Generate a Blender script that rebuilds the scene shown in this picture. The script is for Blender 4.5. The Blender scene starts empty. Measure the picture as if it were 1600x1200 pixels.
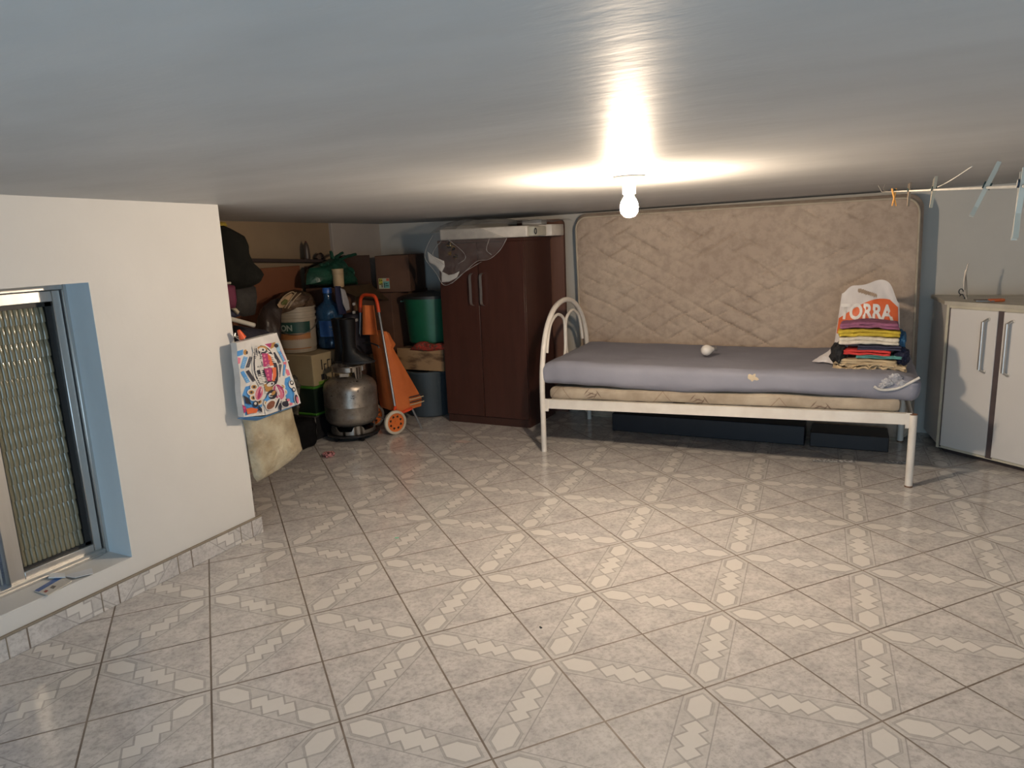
import bpy, bmesh, math, random
from mathutils import Vector, Matrix, noise
S=bpy.context.scene
COL=S.collection
PI=math.pi
# ------------------------------------------------------------------ camera, light, exposure
CAMP=Vector((0,0,1.3022)); FPX=1118.3
PITCH,ROLL,HEAD=0.2019,-0.0419,math.radians(117.283)
_f=Vector((math.cos(HEAD)*math.cos(PITCH),math.sin(HEAD)*math.cos(PITCH),-math.sin(PITCH)))
_r=Vector((math.sin(HEAD),-math.cos(HEAD),0)); _u=_r.cross(_f)
CR=(_r*math.cos(ROLL)+_u*math.sin(ROLL)); CU=(-_r*math.sin(ROLL)+_u*math.cos(ROLL)); CF=_f
cd=bpy.data.cameras.new('camera'); cam=bpy.data.objects.new('camera',cd); COL.objects.link(cam)
m=Matrix((CR,CU,-CF)).transposed().to_4x4(); m.translation=CAMP; cam.matrix_world=m
cd.sensor_width=36; cd.lens=FPX/1600*36; cd.clip_start=0.02
S.camera=cam
W=bpy.data.worlds.new('world'); S.world=W; W.use_nodes=True
W.node_tree.nodes['Background'].inputs[0].default_value=(0.50,0.68,1.0,1)
W.node_tree.nodes['Background'].inputs[1].default_value=0.2
S.view_settings.view_transform='Standard'; S.view_settings.look='None'
S.view_settings.exposure=0.0; S.view_settings.gamma=1
BULB_STRENGTH=1300
# daylight coming in through the wide opening of the wall behind the camera
ld=bpy.data.lights.new('daylight','AREA'); ld.shape='RECTANGLE'; ld.size=3.2; ld.size_y=1.15
ld.energy=50; ld.color=(0.55,0.80,1.0)
lo=bpy.data.objects.new('daylight',ld); COL.objects.link(lo); lo.location=(0.3,-1.62,0.72)
lo.rotation_euler=(math.radians(90),0,0)

# ------------------------------------------------------------------ helpers
def _ray(u,v): return CR*((u-800)/FPX)+CU*(-(v-600)/FPX)+CF
def aty(u,v,y): d=_ray(u,v); return CAMP+d*((y-CAMP.y)/d.y)
def atx(u,v,x): d=_ray(u,v); return CAMP+d*((x-CAMP.x)/d.x)
def atz(u,v,z): d=_ray(u,v); return CAMP+d*((z-CAMP.z)/d.z)
def ceil_z(x,y): return 1.556+0.0125*x-0.016*y+max(0,(-2.6-x))*0.024
def sgn(a): return -1 if a<0 else 1

class N:   # tiny expression builder for math nodes
    nt=None
    def __init__(s,k): s.k=k
    @staticmethod
    def op(o,*a):
        n=N.nt.nodes.new('ShaderNodeMath'); n.operation=o
        for i,x in enumerate(a):
            if isinstance(x,N): N.nt.links.new(x.k,n.inputs[i])
            else: n.inputs[i].default_value=x
        return N(n.outputs[0])
    def __add__(a,b): return N.op('ADD',a,b)
    def __radd__(a,b): return N.op('ADD',b,a)
    def __sub__(a,b): return N.op('SUBTRACT',a,b)
    def __rsub__(a,b): return N.op('SUBTRACT',b,a)
    def __mul__(a,b): return N.op('MULTIPLY',a,b)
    __rmul__=__mul__
    def lt(a,b): return N.op('LESS_THAN',a,b)
    def gt(a,b): return N.op('GREATER_THAN',a,b)
    def abs(a): return N.op('ABSOLUTE',a)
    def mx(a,b): return N.op('MAXIMUM',a,b)
    def mn(a,b): return N.op('MINIMUM',a,b)

def newmat(name):
    m=bpy.data.materials.new(name); m.use_nodes=True; nt=m.node_tree
    return m,nt,nt.nodes['Principled BSDF']
def texco(nt,kind='Object',scale=(1,1,1)):
    t=nt.nodes.new('ShaderNodeTexCoord'); mp=nt.nodes.new('ShaderNodeMapping')
    mp.inputs['Scale'].default_value=scale; nt.links.new(t.outputs[kind],mp.inputs[0]); return mp.outputs[0]
def noisen(nt,co,scale,detail=4,rough=.55):
    n=nt.nodes.new('ShaderNodeTexNoise'); n.inputs['Scale'].default_value=scale
    n.inputs['Detail'].default_value=detail; n.inputs['Roughness'].default_value=rough
    nt.links.new(co,n.inputs['Vector']); return n.outputs['Fac']
def ramp(nt,fac,stops):
    r=nt.nodes.new('ShaderNodeValToRGB'); nt.links.new(fac,r.inputs[0]); e=r.color_ramp.elements
    while len(e)<len(stops): e.new(.5)
    for i,(p,c) in enumerate(stops): e[i].position=p; e[i].color=(*c,1)
    return r.outputs[0]
def mixc(nt,fac,a,b,mode='MIX'):
    n=nt.nodes.new('ShaderNodeMix'); n.data_type='RGBA'; n.blend_type=mode
    for i,x in ((0,fac),(6,a),(7,b)):
        if isinstance(x,N): x=x.k
        if isinstance(x,(int,float)): n.inputs[i].default_value=x
        elif isinstance(x,tuple): n.inputs[i].default_value=(*x,1)
        else: nt.links.new(x,n.inputs[i])
    return n.outputs[2]
def bump(nt,b,h,strength=.3,dist=.01):
    n=nt.nodes.new('ShaderNodeBump'); n.inputs['Strength'].default_value=strength; n.inputs['Distance'].default_value=dist
    nt.links.new(h.k if isinstance(h,N) else h,n.inputs['Height']); nt.links.new(n.outputs[0],b.inputs['Normal'])
_c={}
def mat(name,col,rough=.6,metal=0,col2=None,nscale=12,bmp=0,bscale=60,stretch=(1,1,1),lo=.35,hi=.65,coat=0,sheen=0,trans=0,alpha=1,spec=None):
    if name in _c: return _c[name]
    m,nt,b=newmat(name); _c[name]=m
    b.inputs['Roughness'].default_value=rough; b.inputs['Metallic'].default_value=metal
    if coat: b.inputs['Coat Weight'].default_value=coat
    if sheen: b.inputs['Sheen Weight'].default_value=sheen
    if trans: b.inputs['Transmission Weight'].default_value=trans
    if spec is not None: b.inputs['Specular IOR Level'].default_value=spec
    if alpha<1: b.inputs['Alpha'].default_value=alpha
    co=texco(nt,'Object',stretch)
    if col2 is None: col2=tuple(c*.82 for c in col)
    f=noisen(nt,co,nscale)
    nt.links.new(ramp(nt,f,[(lo,col2),(hi,col)]),b.inputs['Base Color'])
    if bmp: bump(nt,b,noisen(nt,co,bscale,3),bmp,.01)
    return m

def tag(o,label=None,cat=None,group=None,kind=None):
    if label: o['label']=label
    if cat: o['category']=cat
    if group: o['group']=group
    if kind: o['kind']=kind
    return o
def link(name,bm,mt,parent=None,loc=(0,0,0),smooth=True,local=False):
    """links a bmesh drawn in world coordinates as ONE object whose origin is loc (or its parent's origin)"""
    me=bpy.data.meshes.new(name)
    off=Vector(parent['_o']) if parent is not None and not local else Vector(loc)
    if not local: bm.transform(Matrix.Translation(-off))
    bmesh.ops.recalc_face_normals(bm,faces=bm.faces)
    bm.to_mesh(me); bm.free()
    for x in (mt if isinstance(mt,(list,tuple)) else [mt]): me.materials.append(x)
    if smooth:
        me.polygons.foreach_set('use_smooth',[True]*len(me.polygons))
        try: me.set_sharp_from_angle(angle=math.radians(38))
        except Exception: pass
    o=bpy.data.objects.new(name,me); COL.objects.link(o)
    if parent is not None: o.parent=parent; o['_o']=tuple(off)
    else:
        o['_o']=tuple(off)
        if not local: o.location=off
    if local: o.location=loc
    return o
def thing(name,label,cat,loc,group=None,rz=0):
    o=bpy.data.objects.new(name,None); COL.objects.link(o); o.location=loc; o.rotation_euler=(0,0,rz)
    o.empty_display_size=.05; o['_o']=tuple(loc); return tag(o,label,cat,group)
def struct(name,bm,mt,parent=None,smooth=False):
    o=link(name,bm,mt,parent,smooth=smooth)
    if parent is None: o['kind']='structure'
    return o
def box(bm,lo,hi,bev=0,seg=2,rz=0,piv=None):
    lo=Vector(lo); hi=Vector(hi); c=(lo+hi)/2
    r=bmesh.ops.create_cube(bm,size=1); vs=r['verts']
    for v in vs: v.co=Vector((v.co.x*(hi.x-lo.x),v.co.y*(hi.y-lo.y),v.co.z*(hi.z-lo.z)))+c
    if bev:
        es=list({e for v in vs for e in v.link_edges})
        rr=bmesh.ops.bevel(bm,geom=es,offset=bev,segments=seg,affect='EDGES',profile=.5)
        vs=list({v for f in rr['faces'] for v in f.verts}|{v for v in vs if v.is_valid})
    if rz: bmesh.ops.rotate(bm,verts=vs,cent=Vector(piv) if piv else c,matrix=Matrix.Rotation(rz,3,'Z'))
    return vs
def nb(): return bmesh.new()
def lathe(bm,prof,c,seg=40,axis=None):
    rings=[]
    for r,z in prof:
        if r<1e-5: rings.append([bm.verts.new((0,0,z))])
        else: rings.append([bm.verts.new((r*math.cos(2*PI*i/seg),r*math.sin(2*PI*i/seg),z)) for i in range(seg)])
    for a,b in zip(rings,rings[1:]):
        for i in range(seg):
            j=(i+1)%seg
            q=[a[i%len(a)],a[j%len(a)],b[j%len(b)],b[i%len(b)]]
            q2=[]; [q2.append(x) for x in q if x not in q2]
            if len(q2)>2: bm.faces.new(q2)
    vs=[v for r in rings for v in r]
    if axis is not None:
        rot=Vector((0,0,1)).rotation_difference(Vector(axis)).to_matrix()
        for v in vs: v.co=rot@v.co
    for v in vs: v.co+=Vector(c)
    return vs
def tube(bm,pts,r,seg=10,cap=True,closed=False):
    P=[Vector(p) for p in pts]; n=len(P); rings=[]; up=None
    for i,p in enumerate(P):
        if closed: t=(P[(i+1)%n]-P[i-1])
        else: t=(P[min(i+1,n-1)]-P[max(i-1,0)])
        t.normalize()
        if up is None: up=t.orthogonal().normalized()
        up=(up-t*up.dot(t)).normalized(); s=t.cross(up)
        rr=r[i] if isinstance(r,(list,tuple)) else r
        rings.append([bm.verts.new(p+(up*math.cos(2*PI*k/seg)+s*math.sin(2*PI*k/seg))*rr) for k in range(seg)])
    pr=list(zip(rings,rings[1:]))+([(rings[-1],rings[0])] if closed else [])
    for a,b in pr:
        for k in range(seg): bm.faces.new((a[k],a[(k+1)%seg],b[(k+1)%seg],b[k]))
    if cap and not closed: bm.faces.new(rings[0][::-1]); bm.faces.new(rings[-1])
def smooth_path(pts,n=8):
    P=[Vector(p) for p in pts]; out=[]
    for i in range(len(P)-1):
        p0=P[max(i-1,0)];p1=P[i];p2=P[i+1];p3=P[min(i+2,len(P)-1)]
        for k in range(n):
            t=k/n
            out.append(.5*((2*p1)+(-p0+p2)*t+(2*p0-5*p1+4*p2-p3)*t*t+(-p0+3*p1-3*p2+p3)*t**3))
    out.append(P[-1]); return out
def prism(bm,poly,z0,z1,f=None):
    a=[bm.verts.new((x,y,z0)) for x,y in poly]; b=[bm.verts.new((x,y,z1)) for x,y in poly]
    n=len(poly); bm.faces.new(a[::-1]); bm.faces.new(b)
    for i in range(n): bm.faces.new((a[i],a[(i+1)%n],b[(i+1)%n],b[i]))
    if f:
        for v in a+b: v.co=Vector(f(v.co))
    return a+b
def softbox(bm,c,size,r=.02,n=(12,12,6),amp=.004,sc=8,seed=0,fn=None,rz=0,sag=0):
    """rounded, wrinkled box of cloth/foam: a grid cube rounded by r and displaced by noise"""
    hx,hy,hz=[s/2 for s in size]; vmap={}; nx,ny,nz=n
    def V(i,j,k):
        key=(i,j,k)
        if key in vmap: return vmap[key]
        p=Vector(((i/nx*2-1)*hx,(j/ny*2-1)*hy,(k/nz*2-1)*hz))
        rr=min(r,hx,hy,hz)
        q=Vector((max(-hx+rr,min(hx-rr,p.x)),max(-hy+rr,min(hy-rr,p.y)),max(-hz+rr,min(hz-rr,p.z))))
        d=p-q
        if d.length>1e-6: p=q+d.normalized()*rr
        s=Vector((seed*3.7,seed*1.3,seed*2.1))
        p+=noise.noise_vector(p*sc+s)*amp+noise.noise_vector(p*sc*2.7+s)*amp*.4
        if fn: p=Vector(fn(p))
        if rz: p=Matrix.Rotation(rz,3,'Z')@p
        v=bm.verts.new(p+Vector(c)); vmap[key]=v; return v
    for i in range(nx):
        for j in range(ny):
            for k in (0,nz): bm.faces.new([V(i,j,k),V(i+1,j,k),V(i+1,j+1,k),V(i,j+1,k)])
    for i in range(nx):
        for k in range(nz):
            for j in (0,ny): bm.faces.new([V(i,j,k),V(i+1,j,k),V(i+1,j,k+1),V(i,j,k+1)])
    for j in range(ny):
        for k in range(nz):
            for i in (0,nx): bm.faces.new([V(i,j,k),V(i,j+1,k),V(i,j+1,k+1),V(i,j,k+1)])
    return list(vmap.values())
def lump(bm,c,size,amp=.25,sc=3,seed=0,sub=4,flat=None,ridge=False):
    r=bmesh.ops.create_icosphere(bm,subdivisions=sub,radius=1)
    for v in r['verts']:
        p=v.co.copy(); s=Vector((seed*5.1,seed*2.3,seed))
        k=noise.noise(p*sc+s)*amp
        if ridge: k+=(abs(noise.noise(p*sc*2.2+s))-.2)*amp*.8
        p*=1+k
        p=Vector((p.x*size[0]/2,p.y*size[1]/2,p.z*size[2]/2))
        if flat is not None: p.z=max(p.z,flat-c[2])
        v.co=p+Vector(c)
    return r['verts']
def cloth_sheet(bm,f,nu,nv,th=0.0):
    g=[[bm.verts.new(f(i/nu,j/nv)) for j in range(nv+1)] for i in range(nu+1)]
    for i in range(nu):
        for j in range(nv): bm.faces.new((g[i][j],g[i+1][j],g[i+1][j+1],g[i][j+1]))
    if th:
        bm.normal_update(); r=bmesh.ops.solidify(bm,geom=bm.faces[:],thickness=th)
def text_bm(txt,size,f,offset=0.0,spacing=1.0):
    cu=bpy.data.curves.new('txt','FONT'); cu.body=txt; cu.size=size; cu.offset=offset; cu.space_character=spacing
    cu.align_x='CENTER'; cu.align_y='CENTER'; cu.resolution_u=4
    o=bpy.data.objects.new('txt',cu); COL.objects.link(o)
    dg=bpy.context.evaluated_depsgraph_get(); dg.update(); me=bpy.data.meshes.new_from_object(o.evaluated_get(dg))
    bm=nb(); bm.from_mesh(me); bpy.data.objects.remove(o); bpy.data.curves.remove(cu)
    for v in bm.verts: v.co=Vector(f(v.co.x,v.co.y))
    return bm
def poly2(bm,pts,f,mi=0,sub=0):
    tb=bmesh.new(); fc=tb.faces.new([tb.verts.new((x,y,0)) for x,y in pts]); bmesh.ops.triangulate(tb,faces=[fc])
    for _ in range(sub): bmesh.ops.subdivide_edges(tb,edges=tb.edges[:],cuts=1,use_grid_fill=True)
    mp={v:bm.verts.new(Vector(f(v.co.x,v.co.y))) for v in tb.verts}
    for q in tb.faces:
        g=bm.faces.new([mp[v] for v in q.verts]); g.material_index=mi
    tb.free()

# ------------------------------------------------------------------ materials
def tile_mat(name,rot,loc,swap=None,skirt=False):
    m,nt,b=newmat(name); N.nt=nt
    t=nt.nodes.new('ShaderNodeTexCoord'); src=t.outputs['Object']
    mp=nt.nodes.new('ShaderNodeMapping'); mp.vector_type='POINT'
    mp.inputs['Rotation'].default_value=(0,0,rot); mp.inputs['Scale'].default_value=(1/.33,1/.33,1)
    if swap:
        sp=nt.nodes.new('ShaderNodeSeparateXYZ'); cb=nt.nodes.new('ShaderNodeCombineXYZ'); nt.links.new(src,sp.inputs[0])
        nt.links.new(sp.outputs[1],cb.inputs[0]); nt.links.new(sp.outputs[2],cb.inputs[1]); src=cb.outputs[0]
    nt.links.new(src,mp.inputs[0])
    s=nt.nodes.new('ShaderNodeSeparateXYZ'); nt.links.new(mp.outputs[0],s.inputs[0])
    I=N(s.outputs[0])+loc[0]; J=(N(s.outputs[1])+loc[1])*(-1/0.9784)
    fi=N.op('FLOOR',I); fj=N.op('FLOOR',J); a0=I-fi; bb=J-fj
    par=N.op('FLOORED_MODULO',fi+fj,2.0)
    a=a0+par*(1-2*a0)
    tt=(a-bb).abs(); s_=(a+bb)*.5
    e=a0.mn(1-a0).mn(bb.mn(1-bb))
    def hexd(c,big):
        return tt.mx(((s_-c).abs()*2.0+tt)-.115)-.138-big
    def inv(d,w): return d.lt(w)
    h=hexd(.19,0).mn(hexd(.81,0))
    def sq(c,r): return (a-c).abs().mx((bb-c).abs())-r
    z=sq(.5,.095).mn(sq(.395,.072)).mn(sq(.605,.072))
    d=h.mn(z)
    light=h.lt(-.012).mx(z.lt(-.006))
    outline=d.lt(.012)*d.gt(-.004)
    hexout=(h.lt(.036)*h.gt(.016))
    lines=((tt-.215).abs().lt(.008))*s_.gt(.1)*s_.lt(.9)
    band=tt.lt(.208)
    co=mp.outputs[0]
    addn=nt.nodes.new('ShaderNodeVectorMath'); addn.operation='ADD'
    cell=nt.nodes.new('ShaderNodeCombineXYZ'); nt.links.new((fi*3.3).k,cell.inputs[0]); nt.links.new((fj*5.7).k,cell.inputs[1])
    nt.links.new(co,addn.inputs[0]); nt.links.new(cell.outputs[0],addn.inputs[1])
    n1=noisen(nt,addn.outputs[0],3.4,6,.66); n2=noisen(nt,addn.outputs[0],19,5,.72)
    base=ramp(nt,n1,[(.38,(.47,.45,.44)),(.60,(.60,.575,.555))])
    sp2=ramp(nt,n2,[(.38,(.70,.68,.68)),(.54,(1,1,1))])
    base=mixc(nt,.75,base,sp2,'MULTIPLY')
    base=mixc(nt,band*.5,base,(.53,.51,.49))
    c=mixc(nt,light*.85,base,(.655,.63,.595))
    c=mixc(nt,outline*.6,c,(.30,.28,.265))
    c=mixc(nt,hexout*.5,c,(.30,.285,.275))
    c=mixc(nt,lines*.7,c,(.30,.285,.275))
    g=e.lt(.0088)
    gn=ramp(nt,noisen(nt,co,1.7),[(.4,(.13,.10,.08)),(.6,(.21,.175,.145))])
    c=mixc(nt,g,c,gn)
    nt.links.new(c,b.inputs['Base Color'])
    rn=ramp(nt,noisen(nt,co,3.5,3),[(.35,(.10,.10,.10)),(.7,(.19,.19,.19))])
    nt.links.new(mixc(nt,g,rn,(.5,.5,.5)),b.inputs['Roughness'])
    hgt=e.mn(.02)*20.0+N(noisen(nt,co,1.1,2))*.25
    bump(nt,b,hgt,.22,.004)
    return m
# grid frame recovered from the joints of the floor tiles
RT=math.radians(49.8)
M_floor=tile_mat('glazed_floor_tile',-RT,(-1.6033,-6.5379))
M_skirt=tile_mat('skirting_tile',0,(.35,-.72),swap=True)

def plaster(name,c1,c2,rough,b1,bs,sc=(1,1,1),spec=.5):
    m,nt,b=newmat(name); co=texco(nt,'Object',sc)
    f=noisen(nt,co,1.6,5,.6)
    nt.links.new(ramp(nt,f,[(.35,c2),(.65,c1)]),b.inputs['Base Color'])
    b.inputs['Roughness'].default_value=rough; b.inputs['Specular IOR Level'].default_value=spec
    bump(nt,b,noisen(nt,co,bs,5,.6),b1,.01); return m
M_wall=plaster('white_wall_paint',(.66,.645,.62),(.62,.605,.58),.55,.06,30)
M_backwall=plaster('pale_wall_paint',(.55,.53,.49),(.50,.48,.44),.6,.06,30)
M_ceil=plaster('troweled_ceiling_paint',(.55,.55,.545),(.49,.49,.485),.47,.17,6,(.9,2.4,1),.02)
M_beige=plaster('beige_wall_paint',(.30,.22,.14),(.24,.17,.11),.7,.1,20)
M_alcove=plaster('dull_white_plaster',(.42,.37,.33),(.36,.31,.28),.7,.15,18)

M_white_metal=mat('cream_painted_metal',(.74,.70,.64),.35,0,(.66,.61,.55),9)
M_rust=mat('rusty_chips',(.18,.09,.05),.8)
M_alu=mat('brushed_aluminium',(.66,.65,.63),.42,1,(.60,.59,.57),30,stretch=(1,1,.1))
M_black=mat('black_plastic',(.016,.016,.018),.45)
M_blackrub=mat('black_rubber',(.007,.007,.008),.5,spec=.25)
M_rubber=mat('dark_gasket',(.01,.012,.014),.5)

# ------------------------------------------------------------------ the room
LX=-2.515; CY=2.228; BY=5.0; AX=-3.77; RX=1.75; RY=-1.65
bm=nb(); box(bm,(-4.1,RY,-.08),(RX+.1,BY+.1,0)); struct('floor',bm,M_floor)
bm=nb()   # ceiling slab that dips slightly towards the back
xs=[-4.1,-3.8,-3.4,-3.0,-2.6,-1.5,-.5,.5,RX+.1]; ys=[RY,-.5,.5,1.5,2.5,3.5,4.4,BY+.1]
for dz in (0,.1):
    g=[[bm.verts.new((x,y,ceil_z(x,y)+dz)) for y in ys] for x in xs]
    for i in range(len(xs)-1):
        for j in range(len(ys)-1): bm.faces.new((g[i][j],g[i+1][j],g[i+1][j+1],g[i][j+1]))
struct('ceiling',bm,M_ceil,smooth=True)
# left wall with the window hole
WY0,WY1,WZ0,WZ1=.62,1.615,.152,1.207
bm=nb(); wl,wr=LX-.30,LX
top=1.62
box(bm,(wl,RY,0),(wr,WY0,top)); box(bm,(wl,WY1,0),(wr,CY,top))
box(bm,(wl,WY0,0),(wr,WY1,WZ0)); box(bm,(wl,WY0,WZ1),(wr,WY1,top))
struct('wall_left',bm,M_wall)
# wall closing the alcove behind the left wall, back, alcove side, right and rear walls
bm=nb(); box(bm,(-4.1,CY-.1,0),(wl,CY+.02,top)); struct('wall_near_alcove',bm,M_beige)
bm=nb(); box(bm,(-4.1,BY,0),(RX+.1,BY+.1,top)); struct('wall_back',bm,M_backwall)
bm=nb(); box(bm,(AX-.1,4.40,0),(AX,BY,top),.004,1); struct('wall_alcove',bm,M_alcove)
bm=nb(); box(bm,(AX-.14,CY,0),(AX-.03,4.41,top)); struct('wall_alcove_side',bm,M_beige)
bm=nb(); box(bm,(RX,RY,0),(RX+.1,BY,top)); struct('wall_right',bm,M_wall)
bm=nb(); box(bm,(-2.6,RY-.1,0),(-1.4,RY,top)); box(bm,(RX+.1,RY-.1,0),(RX+.3,RY,top)); box(bm,(-1.4,RY-.1,1.35),(RX+.1,RY,top)); struct('wall_rear',bm,M_wall)
# skirting of cut tile on the left wall
bm=nb(); box(bm,(LX,RY,0),(LX+.011,CY+.03,.078),.002,1); 
sk=struct('baseboard_left',bm,M_skirt)
bm=nb()
for y in [CY-.10-.33*k for k in range(0,12)]: box(bm,(LX+.0095,y-.002,.001),(LX+.0118,y+.002,.0775))
box(bm,(LX,RY,.0775),(LX+.0135,CY+.03,.0855),.002,1)
struct('grout',bm,mat('dirty_grout',(.26,.22,.17),.8),sk)

# window: aluminium frame, fixed louvre pane of ribbed glass slats
win=thing('window_1',None,None,(LX-.14,WY0,WZ0)); win['kind']='structure'
for k in ('label','category'): 
    if k in win: del win[k]
FX=LX-.135   # plane of the frame's room side
bm=nb()
box(bm,(FX-.06,WY0+.0195,WZ0),(FX,WY1-.0135,WZ0+.022),.002,1); box(bm,(FX-.06,WY0+.0195,WZ1-.022),(FX,WY1-.0135,WZ1),.002,1)
box(bm,(FX-.06,WY1-.014,WZ0),(FX,WY1,WZ1),.002,1); box(bm,(FX-.06,WY0,WZ0),(FX,WY0+.02,WZ1),.002,1)
box(bm,(FX-.002,WY0,WZ0+.002),(FX+.006,WY1-.03,WZ0+.010),.001,1)
link('window_frame',bm,M_alu,win)
SY0,SY1,SZ0,SZ1=1.258,WY1-.018,WZ0+.02,WZ1-.024
bm=nb(); w=.030
for lo,hi in (((FX-.045,SY0,SZ0),(FX-.015,SY0+.052,SZ1)),((FX-.045,SY1-w,SZ0),(FX-.015,SY1,SZ1)),
              ((FX-.044,SY0+.0515,SZ0),(FX-.016,SY1-w+.0005,SZ0+w)),((FX-.044,SY0+.0515,SZ1-.04),(FX-.016,SY1-w+.0005,SZ1))): box(bm,lo,hi,.0025,1)
sash=link('window_sash',bm,M_alu,win)
bm=nb(); g0,g1,h0,h1=SY0+.052,SY1-w,SZ0+w,SZ1-.04
for lo,hi in (((FX-.05,g0-.002,h0),(FX-.03,g0+.008,h1)),((FX-.05,g1-.022,h0),(FX-.03,g1+.002,h1)),((FX-.05,g0,h0-.002),(FX-.03,g1,h0+.012)),((FX-.05,g0,h1-.016),(FX-.03,g1,h1+.002))): box(bm,lo,hi)
link('gasket',bm,M_rubber,sash)
mg,ntg,bg=newmat('ribbed_glass'); bg.inputs['Base Color'].default_value=(.24,.22,.14,1); bg.inputs['Roughness'].default_value=.15
bg.inputs['Transmission Weight'].default_value=.25; bg.inputs['Coat Weight'].default_value=.5; bg.inputs['Coat Roughness'].default_value=.08
rows=15
for k in range(rows):
    bm=nb(); z0=h0+.01+(h1-h0-.02)*k/rows; z1=h0+.01+(h1-h0-.02)*(k+1)/rows+.001
    def f(a,b_,z0=z0,z1=z1,k=k):
        y=g0+.006+(g1-g0-.028)*a
        rib=(abs(math.sin(a*PI*13))**.6)*.006
        wob=0
        return Vector((FX-.044+rib+wob+.006*(1-b_)+.002*math.sin(b_*PI),y+.0004*math.sin(k*2),z0+(z1-z0)*b_))
    cloth_sheet(bm,f,104,8,.003)
    link('glass_slat',bm,mg,sash)
bm=nb()
for k,yy in enumerate((SY0-.012,SY0-.030,SY0-.048)): box(bm,(FX-.055+.012*k,yy,WZ0+.02),(FX-.049+.012*k,yy+.006,WZ1-.02))
link('window_track',bm,M_alu,win)
bm=nb(); box(bm,(FX-.040,WY0+.02,WZ0+.02),(FX-.036,SY0-.05,WZ1-.02))
mp_,ntp,bp=newmat('clear_glass'); bp.inputs['Base Color'].default_value=(.9,.95,1,1); bp.inputs['Roughness'].default_value=.02; bp.inputs['Transmission Weight'].default_value=1
link('window_pane',bm,mp_,win)
# sill and jamb lining, rough blue-white paint
bm=nb(); box(bm,(LX-.137,WY0,WZ0-.004),(LX+.001,WY1+.001,WZ0+.0015),.001,1); struct('trim_1',bm,M_wall)
bm=nb(); box(bm,(LX-.30,WY1-.001,WZ0),(LX+.0005,WY1+.0005,WZ1),.0,1); struct('trim_2',bm,plaster('pale_blue_jamb_paint',(.62,.71,.77),(.50,.57,.62),.6,.3,14,(1,1,.5)))

# ------------------------------------------------------------------ lamp at the ceiling
BX,BYY=-.835,2.62; cz=ceil_z(BX,BYY)
lamp=thing('ceiling_bulb','glowing bare light bulb in a white socket on the ceiling','light bulb',(BX,BYY,cz))
bm=nb(); lathe(bm,[(0,0),(.058,0),(.058,-.014),(.040,-.024),(.026,-.028),(.024,-.062),(0,-.062)],(BX,BYY,cz-.001),32)
link('socket',bm,mat('white_porcelain',(.8,.78,.74),.3),lamp)
me_,nte,be=newmat('lit_bulb_glass'); be.inputs['Emission Color'].default_value=(1,.79,.58,1); be.inputs['Emission Strength'].default_value=BULB_STRENGTH
be.inputs['Base Color'].default_value=(.9,.9,.9,1)
bm=nb(); lathe(bm,[(.0,-.064),(.015,-.064),(.018,-.072),(.029,-.090),(.034,-.110),(.031,-.130),(.019,-.144),(0,-.149)],(BX,BYY,cz),32)
link('bulb_glass',bm,me_,lamp)

# ------------------------------------------------------------------ bed
BA=math.radians(1.45)     # the bed stands a touch off the room's axes
bed_o=Vector((-1.786,3.86,0))
def B(x,y,z):             # bed coordinates -> world
    c,s=math.cos(BA),math.sin(BA); return Vector((bed_o.x+x*c-y*s,bed_o.y+x*s+y*c,z))
BL=1.975; BD=.84
def railz(x): return .012+.045*x/BL     # the rail climbs slightly towards the foot end
bed=thing('bed_frame','cream painted metal single bed frame with a looped arch headboard','bed',tuple(bed_o))
bm=nb()
arch=[(0,0,0),(0,0,.20),(0,.0,.40),(0,.012,.52),(0,.05,.66),(0,.12,.775),(0,.24,.862),(0,.41,.895),(0,.58,.862),(0,.71,.775),(0,.79,.66),(0,.825,.52),(0,BD,.40),(0,BD,.2),(0,BD,0)]
tube(bm,[B(*p) for p in smooth_path(arch,6)],.0165,14)
link('headboard',bm,M_white_metal,bed)
for y0,y1,o in ((.145,.41,1),(.41,.675,-1)):
    bm=nb(); c=(y0+y1)/2; h=(y1-y0)/2-.004
    if o==1: pts=[(0,y0-.055,.60),(0,y0-.032,.68),(0,y0+.02,.77),(0,c,.815),(0,y1-.02,.77),(0,y1-.006,.66),(0,y1-.015,.56),(0,y1-.07,.46),(0,y1-.15,.40)]
    else: pts=[(0,y1+.055,.60),(0,y1+.032,.68),(0,y1-.02,.77),(0,c,.815),(0,y0+.02,.77),(0,y0+.006,.66),(0,y0+.015,.56),(0,y0+.07,.46),(0,y0+.15,.40)]
    tube(bm,[B(*p) for p in smooth_path(pts,6)],.010,10); link('headboard_loop',bm,M_white_metal,bed)
for y in (0,BD):
    bm=nb(); tube(bm,[B(BL,y,0),B(BL,y,.372)],.0175,16); 
    l=link('leg',bm,M_white_metal,bed)
    bm=nb(); lathe(bm,[(0,.0),(.0178,0),(.0178,.004),(0,.004)],B(BL,y,.3705),16); link('leg_cap',bm,M_rust,l); bm=nb(); lathe(bm,[(0,.0),(.0181,0),(.0181,.007),(0,.007)],B(BL,y,0.0),16)
    link('leg_foot',bm,M_rust,l)
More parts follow.
